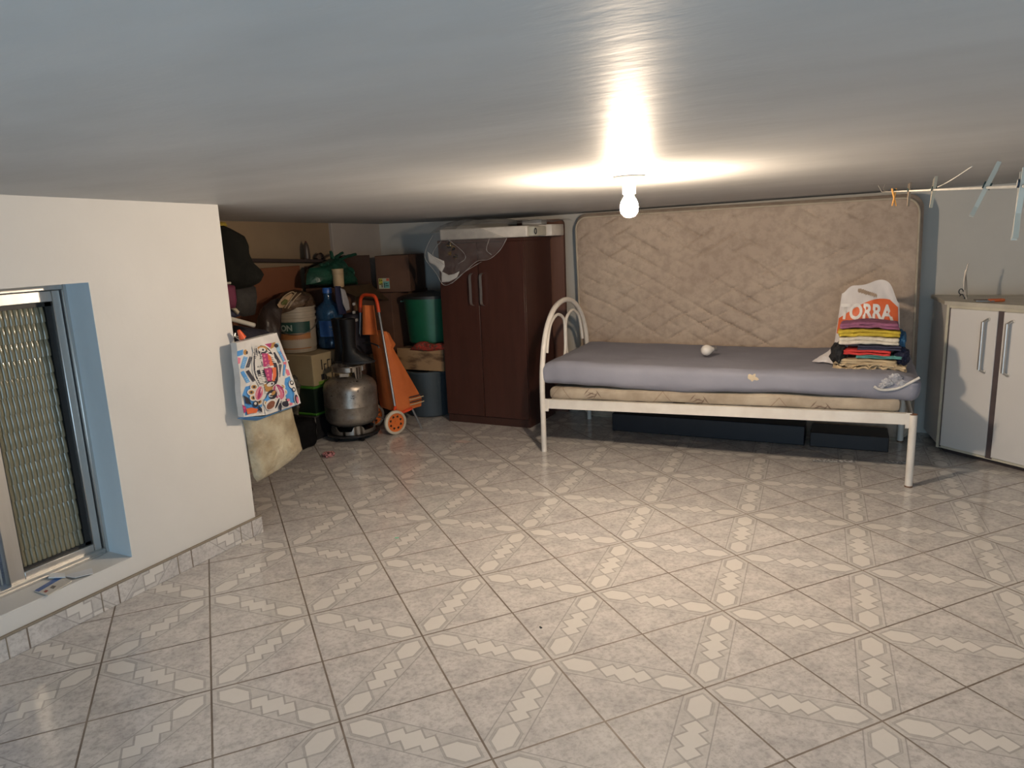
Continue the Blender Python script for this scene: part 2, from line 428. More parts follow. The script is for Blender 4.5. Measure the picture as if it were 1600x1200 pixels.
def rail(y,nm,zoff=0):
    bm=nb(); n=1
    s=-1 if y==0 else 1
    def P(x,yy,z): return B(x,y+yy,z+railz(x)+zoff)
    a=[]
    for x in (.028,BL-.028):
        a.append([bm.verts.new(P(x,yy,z)) for yy,z in ((-.002,.262),(-.002,.318),(.026,.318),(.026,.315),(.001,.315),(.001,.262))])
    for k in range(6): bm.faces.new((a[0][k],a[1][k],a[1][(k+1)%6],a[0][(k+1)%6]))
    bm.faces.new(a[0]); bm.faces.new(a[1][::-1])
    for x in (.0,BL-.045):
        xm=x+.022
        p=[(x+.012,.245),(x+.038,.245),(x+.038,.322),(x+.012,.322)]
        va=[bm.verts.new(P(q[0],-.006,q[1])) for q in p]; vb=[bm.verts.new(P(q[0],.004,q[1])) for q in p]
        bm.faces.new(va); bm.faces.new(vb[::-1])
        for k in range(4): bm.faces.new((va[k],va[(k+1)%4],vb[(k+1)%4],vb[k]))
    return link(nm,bm,M_white_metal,bed,smooth=False)
rail(0,'side_rail'); rail(BD,'side_rail')
bm=nb(); tube(bm,[B(BL,.0,.33),B(BL,BD,.33)],.012,10); link('end_rail',bm,M_white_metal,bed); bm=nb(); tube(bm,[B(0,.0,.29),B(0,BD,.29)],.012,10); link('end_rail',bm,M_white_metal,bed)
for k in range(9):
    x=.12+k*.215
    bm=nb(); vs=box(bm,B(x,.03,.29+railz(x)),B(x,.03,.30+railz(x))+Vector((.06,BD-.06,.0)),0); link('bed_slat',bm,mat('dark_slat_wood',(.10,.07,.05),.7),bed)

# floral base mattress
def floral():
    if 'floral_ticking' in _c: return _c['floral_ticking']
    m,nt,b=newmat('floral_ticking'); _c['floral_ticking']=m; co=texco(nt)
    N.nt=nt; s=nt.nodes.new('ShaderNodeSeparateXYZ'); nt.links.new(co,s.inputs[0]); x=N(s.outputs[0]); z=N(s.outputs[2])
    c=ramp(nt,noisen(nt,co,7),[(.35,(.29,.235,.175)),(.65,(.44,.37,.285))])
    fx=N.op('FRACT',x*(1/.62)+.12)
    chev=(z*1.0-( .085-(fx-.30).abs()*.75)).abs().lt(.0035)*(fx-.30).abs().lt(.12)
    c=mixc(nt,chev*.6,c,(.20,.13,.09))
    for px,pz,an,L in ((.60,.045,.5,.05),(.63,.05,-.2,.05),(.66,.04,1.0,.05),(.57,.06,.9,.045),(.69,.05,2.2,.05),(.62,.03,.35,.06)):
        ca,sa=math.cos(an),math.sin(an); dx=(fx-px)*.62; dz=z-pz
        u=dx*ca+dz*sa; v=dz*ca-dx*sa
        leaf=((v.abs()*7.0)+u.abs()).lt(L*.6)
        c=mixc(nt,leaf*.75,c,(.13,.08,.06))
    nt.links.new(c,b.inputs['Base Color']); b.inputs['Roughness'].default_value=.8
    bump(nt,b,noisen(nt,co,25),.3); return m
bz=.318
bm=nb()
softbox(bm,(0,0,0),(BL-.09,BD-.03,.080),.03,(60,20,6),.006,6,3,fn=lambda p:B(p.x+BL/2-.01,p.y+BD/2+.0,.354+p.z+railz(p.x+BL/2)))
o=link('base_mattress',bm,floral(),loc=tuple(B(0,0,.33)),smooth=True)
tag(o,'thin floral-patterned mattress lying directly on the metal bed frame','mattress')
# upper mattress in a grey fitted sheet
M_sheet=mat('grey_blue_sheet',(.26,.265,.32),.85,0,(.225,.23,.28),3,.35,9)
mt=thing('covered_mattress','sagging mattress in a grey-blue fitted sheet on the bed','mattress',tuple(B(0,0,.43)))
def mf(p):
    x=p.x+BL/2; y=p.y+BD/2; z=p.z
    edge=max(0,-p.y/(BD/2)-.8)
    # gathers near the corners
    for cx in (.0,BL):
        d=abs(x-cx)
        if d<.45: 
            w=(1-d/.45); y+= math.sin(x*38+z*9)*.006*w*max(0,min(1,(-p.y-.28)/.12))
    wf=max(0,min(1,(-p.y-.34)/.09)); y+=wf*(math.sin(x*11)*.005+ (abs(z)/.07)**2*.008)
    z0=.492+.027*x/BL
    z+=max(0,min(1,(-z-.035)/.04))*.010*math.sin(x*5.1+.7)
    zt=max(0,min(1,z/.07)); z+=zt*(-.008*math.sin(x/BL*PI)-(.02*max(0,1-x/.10) + .022*max(0,(x-BL+.10)/.1))*(.65-.8*p.y) - .030*(x/BL))
    return B(x+.005,y,z0+z)
bm=nb(); softbox(bm,(0,0,0),(BL+.03,BD+.035,.155),.045,(110,44,10),.006,5,9,fn=mf)
from mathutils.bvhtree import BVHTree
sheet_tree=BVHTree.FromBMesh(bm)
def on_sheet(u,v,off=.002):
    d=_ray(u,v).normalized(); h=sheet_tree.ray_cast(CAMP,d)
    return h[0]-d*off if h[0] else aty(u,v,3.83)
link('fitted_sheet',bm,M_sheet,mt)
bm=nb(); pr=lambda a,b_:B(a,b_,0)
q=[on_sheet(u,v,.004) for u,v in ((1366,604),(1376,609),(1398,608),(1414,602),(1424,597))]+[aty(1437,590,3.90)]
tube(bm,smooth_path(q,6),.0065,8); link('elastic_trim',bm,mat('off_white_elastic',(.62,.60,.57),.8),mt)
bm=nb()
def f(a,b_):
    r=(6.2+2.6*math.sin(a*2*PI*3+.5)*math.sin(a*2*PI+1)+1.3*math.sin(a*2*PI*5))*b_; t=a*2*PI; return on_sheet(1176+r*1.05*math.cos(t),590+r*math.sin(t),.0018)
cloth_sheet(bm,f,20,4); link('sheet_hole',bm,mat('exposed_foam',(.60,.50,.36),.9),mt)
bm=nb()
for k,(u,v,s) in enumerate(((1386,598,.024),(1399,592,.030),(1408,599,.018),(1378,603,.016))):
    lump(bm,on_sheet(u,v,.004),(s*2,.014,s*1.7),.5,2.5,k,3)
link('torn_plastic_bit',bm,mat('crumpled_grey_film',(.42,.42,.44),.25,0,(.25,.25,.28),40,.8,60),mt)

# spare bulb lying on the sheet
p=atz(1104,556,.572); bm=nb()
ax=Vector((.75,.6,.08))
lathe(bm,[(0,-.033),(.014,-.032),(.026,-.022),(.0325,-.004),(.031,.010),(.022,.026),(.015,.036),(.0135,.040)],p+Vector((0,0,.034)),28,axis=ax)
sb=thing('spare_bulb','unlit white round light bulb lying on the grey sheet','light bulb',(p.x,p.y,p.z))
link('bulb_glass',bm,mat('opal_bulb_glass',(.72,.68,.63),.12,0,(.70,.66,.61),5,coat=.6),sb)
bm=nb(); lathe(bm,[(.0135,.040),(.013,.058),(.011,.061),(0,.064)],p+Vector((0,0,.034)),20,axis=ax); link('screw_base',bm,M_alu,sb)

# ------------------------------------------------------------------ quilted mattress standing behind the bed
def quilt_mat():
    m,nt,b=newmat('stained_damask'); co=texco(nt)
    n1=noisen(nt,co,1.3,4,.6); n2=noisen(nt,co,16,6,.65); n3=noisen(nt,co,60,2,.5)
    c=ramp(nt,n1,[(.35,(.40,.31,.245)),(.65,(.51,.41,.325))])
    c2=ramp(nt,n2,[(.40,(.80,.79,.78)),(.56,(1,1,1))])
    c=mixc(nt,.8,c,c2,'MULTIPLY'); nt.links.new(c,b.inputs['Base Color'])
    b.inputs['Roughness'].default_value=.75
    N.nt=nt; bump(nt,b,N(n2)*.8+N(n3)*.4,.35,.006); return m
QX0,QX1,QY0,QY1=-1.915,.185,4.775,4.90
sm=thing('standing_mattress','large quilted beige mattress standing on its long side against the wall','mattress',((QX0+QX1)/2,(QY0+QY1)/2,0))
def qtop(x): return 1.418+.013*(x-QX0)/(QX1-QX0)
def q_out(x,z):     # squeeze a unit rectangle to rounded corners
    return x,z
bm=nb(); nu,nv=230,150; g=[]
CRAD=.085
def qpos(a,b_):
    x=QX0+(QX1-QX0)*a; H=qtop(x); z=.004+(H-.004)*b_
    # rounded corners
    cx=min(max(x,QX0+CRAD),QX1-CRAD); czz=min(max(z,CRAD),H-CRAD)
    dx,dz=x-cx,z-czz
    if dx and dz:
        mx=max(abs(dx),abs(dz)); L=math.hypot(dx,dz); k=mx/L; x=cx+dx*k; z=czz+dz*k
    x+=(.035*(1-b_)*(1-a)) + (.03*(1-b_)*a)
    return x,z
def quilt(x,z):
    h=0
    L1=(x*.55+z)*1.0; L2=(x*.55-z)
    wob=noise.noise(Vector((x*3,z*3,1)))*.03
    for L,sd in ((L1+wob,1),(L2-wob,2)):
        d=(L/.115)%1; d=min(d,1-d)*.115
        amt=.5+.8*noise.noise(Vector((x*2.1,z*2.1,sd*7)))
        dash=max(.25,min(1,.8+2.5*noise.noise(Vector((x*6,z*6,sd*3)))))
        h-=max(0,amt)*dash*.017*math.exp(-(d/.0075)**2)
    return h
for i in range(nu+1):
    row=[]
    for j in range(nv+1):
        a,b_=i/nu,j/nv; x,z=qpos(a,b_)
        e=min(a*(QX1-QX0),(1-a)*(QX1-QX0),b_*1.4,(1-b_)*1.4)
        puff=min(1,e/.05)
        y=QY0-.012*puff**.5*1.0-quilt(x,z)*min(1,e/.03)-noise.noise(Vector((x*1.3,z*1.3,4)))*.01*puff
        row.append(bm.verts.new((x,y+.012,z)))
    g.append(row)
for i in range(nu):
    for j in range(nv): bm.faces.new((g[i][j],g[i+1][j],g[i+1][j+1],g[i][j+1]))
loop=[g[i][0] for i in range(nu)]+[g[nu][j] for j in range(nv)]+[g[i][nv] for i in range(nu,0,-1)]+[g[0][j] for j in range(nv,0,-1)]
back=[bm.verts.new((v.co.x,QY1,v.co.z)) for v in loop]; n=len(loop)
cc=Vector(((QX0+QX1)/2,0,.7)); mid=[]
for v in loop:
    d=Vector((v.co.x-cc.x,0,v.co.z-cc.z)); ox=.022*max(-1,min(1,d.x/1.0))**3 if abs(d.x)>.9 else 0
    mid.append(bm.verts.new((v.co.x+ox,QY0+.06,v.co.z+(.024 if v.co.z>1.2 else 0))))
for A_,B_ in ((loop,mid),(mid,back)):
    for i in range(n): bm.faces.new((A_[i],A_[(i+1)%n],B_[(i+1)%n],B_[i]))
bm.faces.new(back)
rim=[v.co.copy() for v in loop][::3]
M_q=quilt_mat(); link('quilted_cover',bm,M_q,sm)
bm=nb(); tube(bm,[p+Vector((0,-.004,0)) for p in rim],.0065,8,closed=True); link('piping',bm,mat('cream_piping',(.47,.40,.31),.8),sm)

# things under the bed; the boards' near-black colour stands in for its shade
for k,(x0,x1,y0,y1,h,c,lab) in enumerate((( -1.55,-.35,4.46,4.66,.12,(.012,.013,.02),'long board coloured dark as the shade under the bed, left piece'),
        (-.32,.10,4.48,4.70,.09,(.02,.017,.02),'short board coloured dark as the shade under the foot end of the bed'))):
    bm=nb(); box(bm,(x0,y0,0.001),(x1,y1,h),.004,1,rz=.03); tag(link('shade_board',bm,mat('shade_dark_board%d'%k,c,.5),loc=((x0+x1)/2,(y0+y1)/2,0)),lab,'board')
for k,(u0,u1,v,lab) in enumerate(((1270,1340,721,'speckled silvery strip on the floor at the bed shadow edge, longer one'),(1384,1418,723,'speckled silvery strip on the floor beside the right bed leg, shorter one'))):
    a=atz(u0,v,.004); b_=atz(u1,v+1,.004); d=(b_-a).normalized(); nrm=Vector((-d.y,d.x,0))
    bm=nb(); n=14
    def f(s,t): 
        p=a+(b_-a)*s+nrm*(t*.045); return Vector((p.x,p.y,.003+.006*abs(noise.noise(Vector((s*9,t*3,k))))))
    cloth_sheet(bm,f,24,4,.001)
    tag(link('foil_strip',bm,mat('speckled_foil',(.70,.70,.70),.4,0,(.22,.22,.23),60,lo=.45,hi=.55),loc=tuple(a)),lab,'strip')

# ------------------------------------------------------------------ carrier bag and stack of folded clothes on the bed
def bagS(a,b_,off=0):     # a across 0..1, b up 0..1
    p00,p10,p01,p11=Vector((-.205,4.215,.572)),Vector((.125,4.20,.566)),Vector((-.170,4.335,1.0)),Vector((.095,4.315,1.0))
    p=(p00*(1-a)+p10*a)*(1-b_)+(p01*(1-a)+p11*a)*b_
    bul=math.sin(PI*a)**.7*math.sin(PI*min(1,b_*.95+.02))
    w=noise.noise(Vector((a*3,b_*4,3)))*.014+noise.noise(Vector((a*9,b_*9,5)))*.004
    return p+Vector((0,-.045*bul-w-off,0))
bag=thing('carrier_bag','white plastic carrier bag with orange band and lettering behind the folded clothes','bag',(-.04,4.28,.572))
def outl(a): # top outline
    return .93+.07*math.exp(-((a-.68)/.22)**2)-.10*math.exp(-(a/.10)**2)-.22*math.exp(-((a-1)/.10)**2)
bm=nb(); nu,nv=64,72; G={}
def inhole(a,b_): return .28<a<.62 and abs(b_-(.875-.06*max(0,a-.3)/.3))<.022*(1.15-max(0,(a-.45)*1.6))
for side in (0,1):
    for i in range(nu+1):
        for j in range(nv+1):
            a=i/nu; t=j/nv; b_=t*outl(a)
            p=bagS(a,b_) if side==0 else bagS(a,b_)+Vector((0,.012+.05*math.sin(PI*a)*math.sin(PI*t),0))
            G[side,i,j]=(bm.verts.new(p),a,b_)
    for i in range(nu):
        for j in range(nv):
            q=[G[side,i,j],G[side,i+1,j],G[side,i+1,j+1],G[side,i,j+1]]
            if inhole(sum(x[1] for x in q)/4,sum(x[2] for x in q)/4): continue
            bm.faces.new([x[0] for x in q])
for i in list(range(nu)):
    bm.faces.new((G[0,i,0][0],G[0,i+1,0][0],G[1,i+1,0][0],G[1,i,0][0]))
for j in range(nv):
    for i in (0,nu): bm.faces.new((G[0,i,j][0],G[0,i,j+1][0],G[1,i,j+1][0],G[1,i,j][0]))
M_bagw=mat('white_carrier_film',(.62,.59,.58),.4,0,(.55,.52,.52),5,.25,12)
link('bag_body',bm,M_bagw,bag)
# lower left corner of the bag fanning out over the sheet
bm=nb()
def f(s,t):
    a=Vector((-.175,4.20,.66))*(1-t)+Vector((-.30,4.16,.572))*t; b_=Vector((-.13,4.14,.75-.16*t))*(1-t)+Vector((-.12,4.07,.575))*t
    p=a*(1-s)+b_*s; return p+Vector((0,noise.noise(Vector((s*4,t*4,1)))*.02,abs(noise.noise(Vector((s*5,t*5,2))))*.012))
cloth_sheet(bm,f,16,16,.0015); link('bag_corner',bm,M_bagw,bag)
bm=nb()   # orange swoosh
n=40
def band(a,t):
    up=.52+.26*math.sin(min(1,a*1.15)*PI*.62)-.10*max(0,a-.85)/.15
    lo_=.34
    return lo_+(up-lo_)*t
def f(s,t): a=.012+.965*s; return bagS(a,band(a,t),.0022)
cloth_sheet(bm,f,44,20); link('orange_print',bm,mat('orange_print',(.62,.12,.035),.5,0,(.55,.10,.03),8),bag)
def tf(x,y):
    a=.455+x; b_=.620+y-.02*abs(x)*2; 
    return bagS(min(.95,max(.02,a)),b_,.0060)
bm=text_bm('TORRA',.30,lambda x,y:tf(x*.90,y*.84),.010,.96)
link('lettering',bm,mat('white_print',(.70,.68,.66),.5),bag,smooth=False)
# folded garments, bottom to top
fold=[('beige ruffled cloth','folded beige frilled cloth, lowest garment of the pile',(.55,.42,.26),-.025,.325,.575,.020,.012),
      ('b','flat folded beige trousers just above the frilled cloth',(.52,.40,.25),-.03,.27,.600,.028,.004),
      ('t','folded teal patterned shirt under the red garment',(.10,.30,.28),.02,.21,.626,.014,.003),
      ('r','folded red garment in the middle of the clothes pile',(.62,.045,.04),-.045,.24,.646,.026,.003),
      ('n','folded navy patterned shirt above the red garment',(.035,.035,.07),.02,.20,.671,.022,.003),
      ('w','folded white shirt with rumpled edge in the pile',(.68,.62,.52),-.03,.28,.704,.036,.004),
      ('y','folded mustard yellow shirt near the top of the pile',(.52,.38,.035),-.03,.29,.744,.036,.004),
      ('p','folded mauve purple garment on top of the clothes pile',(.27,.09,.17),-.032,.27,.782,.032,.004)]
for k,(nm,lab,c,cx,wd,zc,h,am) in enumerate(fold):
    y0=4.02+.006*k; bm=nb(); dp=.14
    for l in range(2):
        hz=h/2
        softbox(bm,(cx,y0+dp/2,zc+ (l-.5)*hz),(wd,dp,hz*1.06),hz*.5,(44,14,4),am*1.6,16 if k else 30,k*3+l,fn=lambda p,l=l,k=k:(p.x,p.y,p.z+ (.010 if k in (5,6,7) else .003)*math.cos(p.x*10)-(.004 if k>4 else 0)))
    o=link('folded_garment',bm,mat('fabric_'+nm[:1]+str(k),c,.85,0,tuple(x*.72 for x in c),18,.4,50),loc=(cx,y0,zc))
    tag(o,lab,'clothing','folded clothes stacked on the bed')
for nm,lab,c,cc,sz,sd in (('rolled_garment','black rolled garment bulging at the left side of the pile',(.012,.012,.014),(-.168,4.09,.632),(.075,.15,.125),2),
      ('rolled_garment','navy blue rolled garment at the right side of the pile',(.012,.016,.05),(.125,4.12,.625),(.075,.16,.10),5),
      ('rolled_garment','blue garment corner sticking up on the right above the navy one',(.03,.12,.24),(.118,4.14,.70),(.05,.12,.11),8)):
    bm=nb(); lump(bm,cc,sz,.25,2.2,sd,4,flat=.574,ridge=True); tag(link(nm,bm,mat('cloth_%d'%sd,c,.85,0,tuple(x*.6 for x in c),14,.5,30),loc=cc),lab,'clothing')

# ------------------------------------------------------------------ white cabinet
M_lam=mat('white_laminate',(.68,.65,.62),.42,0,(.66,.63,.60),3)
M_edge=mat('cream_edge',(.60,.55,.43),.5)
fl=Vector((.345,4.59,0)); fd=Vector((.377,-.283,0)).normalized(); fn_=Vector((fd.y,-fd.x,0))  # fn_ points to the camera
def Cb(s,d,z): return fl+fd*s+fn_*d+Vector((0,0,z))
cab=thing('storage_cabinet','white two-door storage cabinet standing angled in the corner right of the bed','cabinet',tuple(fl))
CWID=.66; CHT=.862
def slab(bm,s0,s1,d0,d1,z0,z1,bev=0):
    vs=box(bm,(s0,-d1,z0),(s1,-d0,z1),bev,1)
    for v in vs: v.co=Cb(v.co.x,-v.co.y,v.co.z)
def prism_w(bm,pts,z0,z1): prism(bm,[(p[0],p[1]) for p in pts],z0,z1)
f0=Cb(0,-.018,0); f1=Cb(CWID,-.018,0)
foot=[(f0.x,f0.y),(f1.x,f1.y),(1.22,4.55),(1.22,4.96),(.30,4.96)]
bm=nb(); prism_w(bm,foot,.035,CHT-.02); link('body',bm,M_lam,cab)
bm=nb(); prism_w(bm,[(f0.x+.03,f0.y+.01),(f1.x,f1.y+.03),(1.2,4.6),(1.2,4.94),(.33,4.94)],0,.035); link('plinth',bm,mat('dark_plinth',(.05,.035,.035),.6),cab)
t0=Cb(-.012,.008,0); t1=Cb(CWID+.01,.008,0)
bm=nb(); prism_w(bm,[(t0.x,t0.y),(t1.x,t1.y),(1.24,4.54),(1.24,4.97),(.285,4.97)],CHT-.02,CHT); link('cabinet_top',bm,mat('cream_top',(.55,.50,.41),.45),cab)
bm=nb(); slab(bm,0,.014,-.018,0.004,.03,CHT-.02); slab(bm,0,CWID,-.018,-.004,.03,CHT-.02)
slab(bm,.0,CWID,-.018,.002,CHT-.035,CHT-.021); link('edge_strip',bm,M_edge,cab)
bm=nb(); slab(bm,.270,.304,-.0175,-.0015,.035,CHT-.036); slab(bm,.014,.022,-.0175,-.0015,.035,CHT-.036); link('divider',bm,mat('brown_grey_gap',(.09,.065,.065),.6),cab)
for s0,s1,hs in ((.022,.272,.215),(.301,.64,.335)):
    bm=nb(); slab(bm,s0,s1,-.016,.004,.045,CHT-.038,.002); d=link('door',bm,M_lam,cab)
    bm=nb()
    z0,z1=.50,.78
    tube(bm,[Cb(hs,.030,z0+.012),Cb(hs,.030,z1-.012)],.0085,12)
    for z,dz in ((z0,.016),(z1,-.016)):
        tube(bm,[Cb(hs+.012,.003,z),Cb(hs+.006,.016,z+dz*.3),Cb(hs,.030,z+dz)],.006,10)
        lathe(bm,[(0,0),(.010,0),(.010,.004),(0,.005)],Cb(hs+.012,.003,z),14,axis=fn_)
    link('handle',bm,M_alu,d)
# small things on the cabinet
p=Cb(.01,-.10,CHT)
tw=thing('metal_gadget','thin upright metal gadget standing at the left end of the white cabinet','tool',tuple(p))
bm=nb(); base=Vector((p.x+.01,p.y,CHT)); 
tube(bm,smooth_path([base+Vector((0,0,.004)),base+Vector((.004,0,.07)),base+Vector((0,0,.13)),base+Vector((.008,0,.20))],4),.0028,8)
tube(bm,smooth_path([base+Vector((-.002,0,.165)),base+Vector((.010,.03,.10)),base+Vector((.022,.05,.012))],4),.0018,6)
tube(bm,smooth_path([base+Vector((-.002,0,.165)),base+Vector((-.006,-.01,.08)),base+Vector((.014,-.02,.004))],4),.0016,6)
link('rod',bm,mat('dull_tool_metal',(.32,.30,.28),.35,.8),tw)
bm=nb(); tube(bm,[base+Vector((-.014+.010*math.cos(t),.0,.045+.015*math.sin(t))) for t in [k*.6 for k in range(9)]],.003,6)
tube(bm,smooth_path([base+Vector((-.02,0,.02)),base+Vector((-.006,0,.030)),base+Vector((.006,0,.004))],4),.003,6); link('clip',bm,M_black,tw)
p=Cb(.18,-.09,CHT)
kn=thing('utility_knife','orange and grey hand tool lying on the white cabinet top','tool',tuple(p))
bm=nb(); softbox(bm,p+Vector((.02,0,.009)),(.075,.028,.016),.005,(10,6,4),.0005,5,1,rz=.25); link('tool_handle',bm,mat('orange_plastic_tool',(.55,.13,.04),.4),kn)
bm=nb(); box(bm,p+Vector((-.075,-.022,.002)),p+Vector((.01,-.004,.008)),.001,1,rz=.05); link('blade',bm,_c['dull_tool_metal'],kn)
p=Cb(.10,-.12,CHT); bm=nb(); box(bm,p+Vector((-.03,-.008,.001)),p+Vector((.04,.008,.007)),.002,1,rz=.1)
tag(link('metal_strip',bm,mat('grey_strip',(.22,.19,.17),.5,.4),loc=tuple(p)),'short grey strip lying on the cabinet beside the upright gadget','strip')

# ------------------------------------------------------------------ clothesline and pegs
def lerp_persp(t,A=None): pass
LA=aty(1378,300,4.2); LB=aty(1650,289,1.06)
M_line=mat('white_cord',(.66,.62,.55),.7)
dl=(LB-LA)
pts=[LA+dl*(k/30) for k in range(31)]
LE=LA+dl*1.02
bm=nb(); tube(bm,[LA+Vector((-.02,.06,ceil_z(LA.x,LA.y)-LA.z))]+pts+[LE+dl.normalized()*1.0+Vector((0,0,.05))],.0024,8)
tag(link('clothesline',bm,M_line,loc=tuple(LA)),'thick white clothesline running under the ceiling at the right with pegs','cord')
C1=aty(1463,293,2.25); C0=aty(1382,298,4.1)
bm=nb(); tube(bm,smooth_path([C0+Vector((0,0,.03)),C0,aty(1420,297,3.0)+Vector((0,0,-.004)),C1,C1+Vector((.05,-.3,.03))],6),.0012,6)
tag(link('thin_string',bm,M_line,loc=tuple(C0)),'thin pale string crossing just above the thick clothesline','cord')
def on_line(u):   # point of the thick line seen at image column u
    best=min((k/2000 for k in range(2001)),key=lambda t:abs(800+FPX*((LA+dl*t-CAMP).dot(CR))/((LA+dl*t-CAMP).dot(CF))-u)); return LA+dl*best
def peg(u,L,ang,spin,c1,c2,lab,open_=.10,flip=1,up=.45):
    P=on_line(u); root=thing('clothes_peg',lab,'clothes peg',tuple(P),'clothes pegs on the line')
    Mx=Matrix.Translation(P)@Matrix((CR,CF,CU)).transposed().to_4x4()@Matrix.Rotation(ang,4,'Y')@Matrix.Rotation(spin,4,'Z')
    for s in (-1,1):
        bm=nb(); w=.0034
        prof=[(0,-L*(1-up)),(.0022,-L*(1-up)),(.0038,-L*.1),(.0038,L*.1),(.0025,L*up),(0,L*up)]
        a=[bm.verts.new((s*(x+.001),-w,z)) for x,z in prof]; b_=[bm.verts.new((s*(x+.001),w,z)) for x,z in prof]
        n=len(prof); bm.faces.new(a); bm.faces.new(b_[::-1])
        for k in range(n): bm.faces.new((a[k],a[(k+1)%n],b_[(k+1)%n],b_[k]))
        bm.transform(Matrix.Rotation(s*open_,4,'Y')@Matrix.Translation((s*.0035,0,0))); bm.transform(Mx)
        link('peg_leg',bm,c1,root,smooth=False)
    bm=nb(); tube(bm,[Mx@Vector((0,.006,L*.04)),Mx@Vector((0,-.006,L*.04))],.006,12); link('spring',bm,c2,root)
wood=mat('pale_wood_peg',(.52,.43,.31),.7); wood2=mat('brown_wood_peg',(.30,.22,.15),.7); whp=mat('white_plastic_peg',(.56,.49,.39),.4); spr=mat('dark_green_spring',(.02,.05,.045),.5); orp=mat('orange_peg',(.72,.36,.10),.5)
peg(1397,.075,.0,.1,orp,spr,'orange peg, leftmost on the clothesline',.24,up=.2)
peg(1421,.078,.08,1.3,wood2,spr,'brown wooden peg hanging beside the orange one',.10,up=.35)
peg(1459,.078,.16,1.2,wood,spr,'pale wooden peg tilted on the line, third from the left',.09,up=.42)
peg(1541,.098,.48,1.1,whp,spr,'large white peg with dark spring leaning on the line',.16,up=.45)
peg(1597,.098,.14,1.1,whp,mat('dark_blue_spring',(.02,.04,.06),.5),'white peg with dark grip at the right picture edge',.16,up=.25)

# ------------------------------------------------------------------ wardrobe and what lies on it
M_ward=mat('dark_mahogany_laminate',(.060,.021,.015),.38,0,(.048,.017,.012),4,0,60,(6,6,.6))
WX0,WX1,WYF,WYB,WZ=-2.765,-2.100,4.33,4.76,1.300
wd=thing('wardrobe','dark mahogany two-door wardrobe standing against the back wall','wardrobe',((WX0+WX1)/2,WYF,0))
bm=nb(); box(bm,(WX0,WYF,.0),(WX1,WYB,WZ-.02),.002,1); box(bm,(WX0-.005,WYF-.012,WZ-.02),(WX1+.006,WYB,WZ),.002,1); link('body',bm,M_ward,wd)
bm=nb(); box(bm,(WX0+.004,WYF-.006,.0),(WX1-.004,WYF,.055)); link('plinth',bm,mat('dark_mahogany_plinth',(.05,.018,.012),.5),wd)
for x0,x1,hx in ((WX0+.003,-2.452,-2.500),(-2.447,WX1-.003,-2.418)):
    bm=nb(); box(bm,(x0,WYF-.018,.06),(x1,WYF-.001,WZ-.024),.002,1); d=link('door',bm,M_ward,wd)
    bm=nb(); hp=[(hx,WYF-.018,1.072),(hx,WYF-.045,1.05),(hx+.004,WYF-.052,.96),(hx,WYF-.045,.87),(hx,WYF-.018,.85)]
    sp=smooth_path(hp,6)
    a=[[bm.verts.new(p+Vector((sx,sy,0))) for sx,sy in ((-.009,0),(.009,0),(.009,-.005),(-.009,-.005))] for p in sp]
    for q,w in zip(a,a[1:]):
        for k in range(4): bm.faces.new((q[k],q[(k+1)%4],w[(k+1)%4],w[k]))
    bm.faces.new(a[0]); bm.faces.new(a[-1]); link('handle',bm,M_alu,d)
bm=nb(); r_=.04; pl=[(-2.40,0),(-2.032,0)]+[(-2.032-r_+r_*math.cos(t),1.418-r_+r_*math.sin(t)) for t in [k*PI/12 for k in range(7)]]+[(-2.40,1.418)]
prism(bm,pl,0,.03,lambda c:(c.x,4.84+c.z,c.y)); 
tag(link('headboard_panel',bm,mat('reddish_brown_panel',(.17,.085,.06),.5,0,(.14,.065,.045),3,stretch=(5,5,.5)),loc=(-2.2,4.85,0)),'tall reddish brown round-cornered board standing behind the wardrobe','board')

def pouch(outline,plane,thick,amp=.01,sc=9,seed=0,K=9,back=1.0,n=3,flatz=None,ridge=0):
    """cloth or film shape with the given outline lying in an x- or y-plane, inflated on both sides"""
    ax,val=plane; P=[(atx if ax=='x' else aty)(u,v,val) for u,v in outline]
    pts=[]
    for i in range(len(P)):
        for k in range(n): pts.append(P[i].lerp(P[(i+1)%len(P)],k/n))
    c=sum(pts,Vector())/len(pts); out=Vector((1,0,0)) if ax=='x' else Vector((0,-1,0))
    bm=nb(); rings={}
    for s in (1,-1):
        rr=[]
        for k in range(K,0,-1):
            t=k/K
            if s==-1 and k==K: rr.append(rings[1][0]); continue
            row=[]
            for p in pts:
                q=c.lerp(p,t); h=thick/2*math.sqrt(max(0,1-t**2.4))*(1 if s==1 else back)
                w=noise.noise(q*sc+Vector((seed,seed*2.7,0)))*amp
                if ridge: w+=ridge*(abs(noise.noise(q*sc*1.8+Vector((seed,0,seed))))-.2)
                row.append(bm.verts.new(q+out*(s*h+w*(1-t**6 if t<1 else 0))))
            rr.append(row)
        rings[s]=rr
        cv=bm.verts.new(c+out*(s*thick/2*(1 if s==1 else back)))
        m_=len(pts)
        for a,b_ in zip(rr,rr[1:]):
            for i in range(m_): bm.faces.new((a[i],a[(i+1)%m_],b_[(i+1)%m_],b_[i]))
        for i in range(m_): bm.faces.new((rr[-1][i],rr[-1][(i+1)%m_],cv))
    return bm
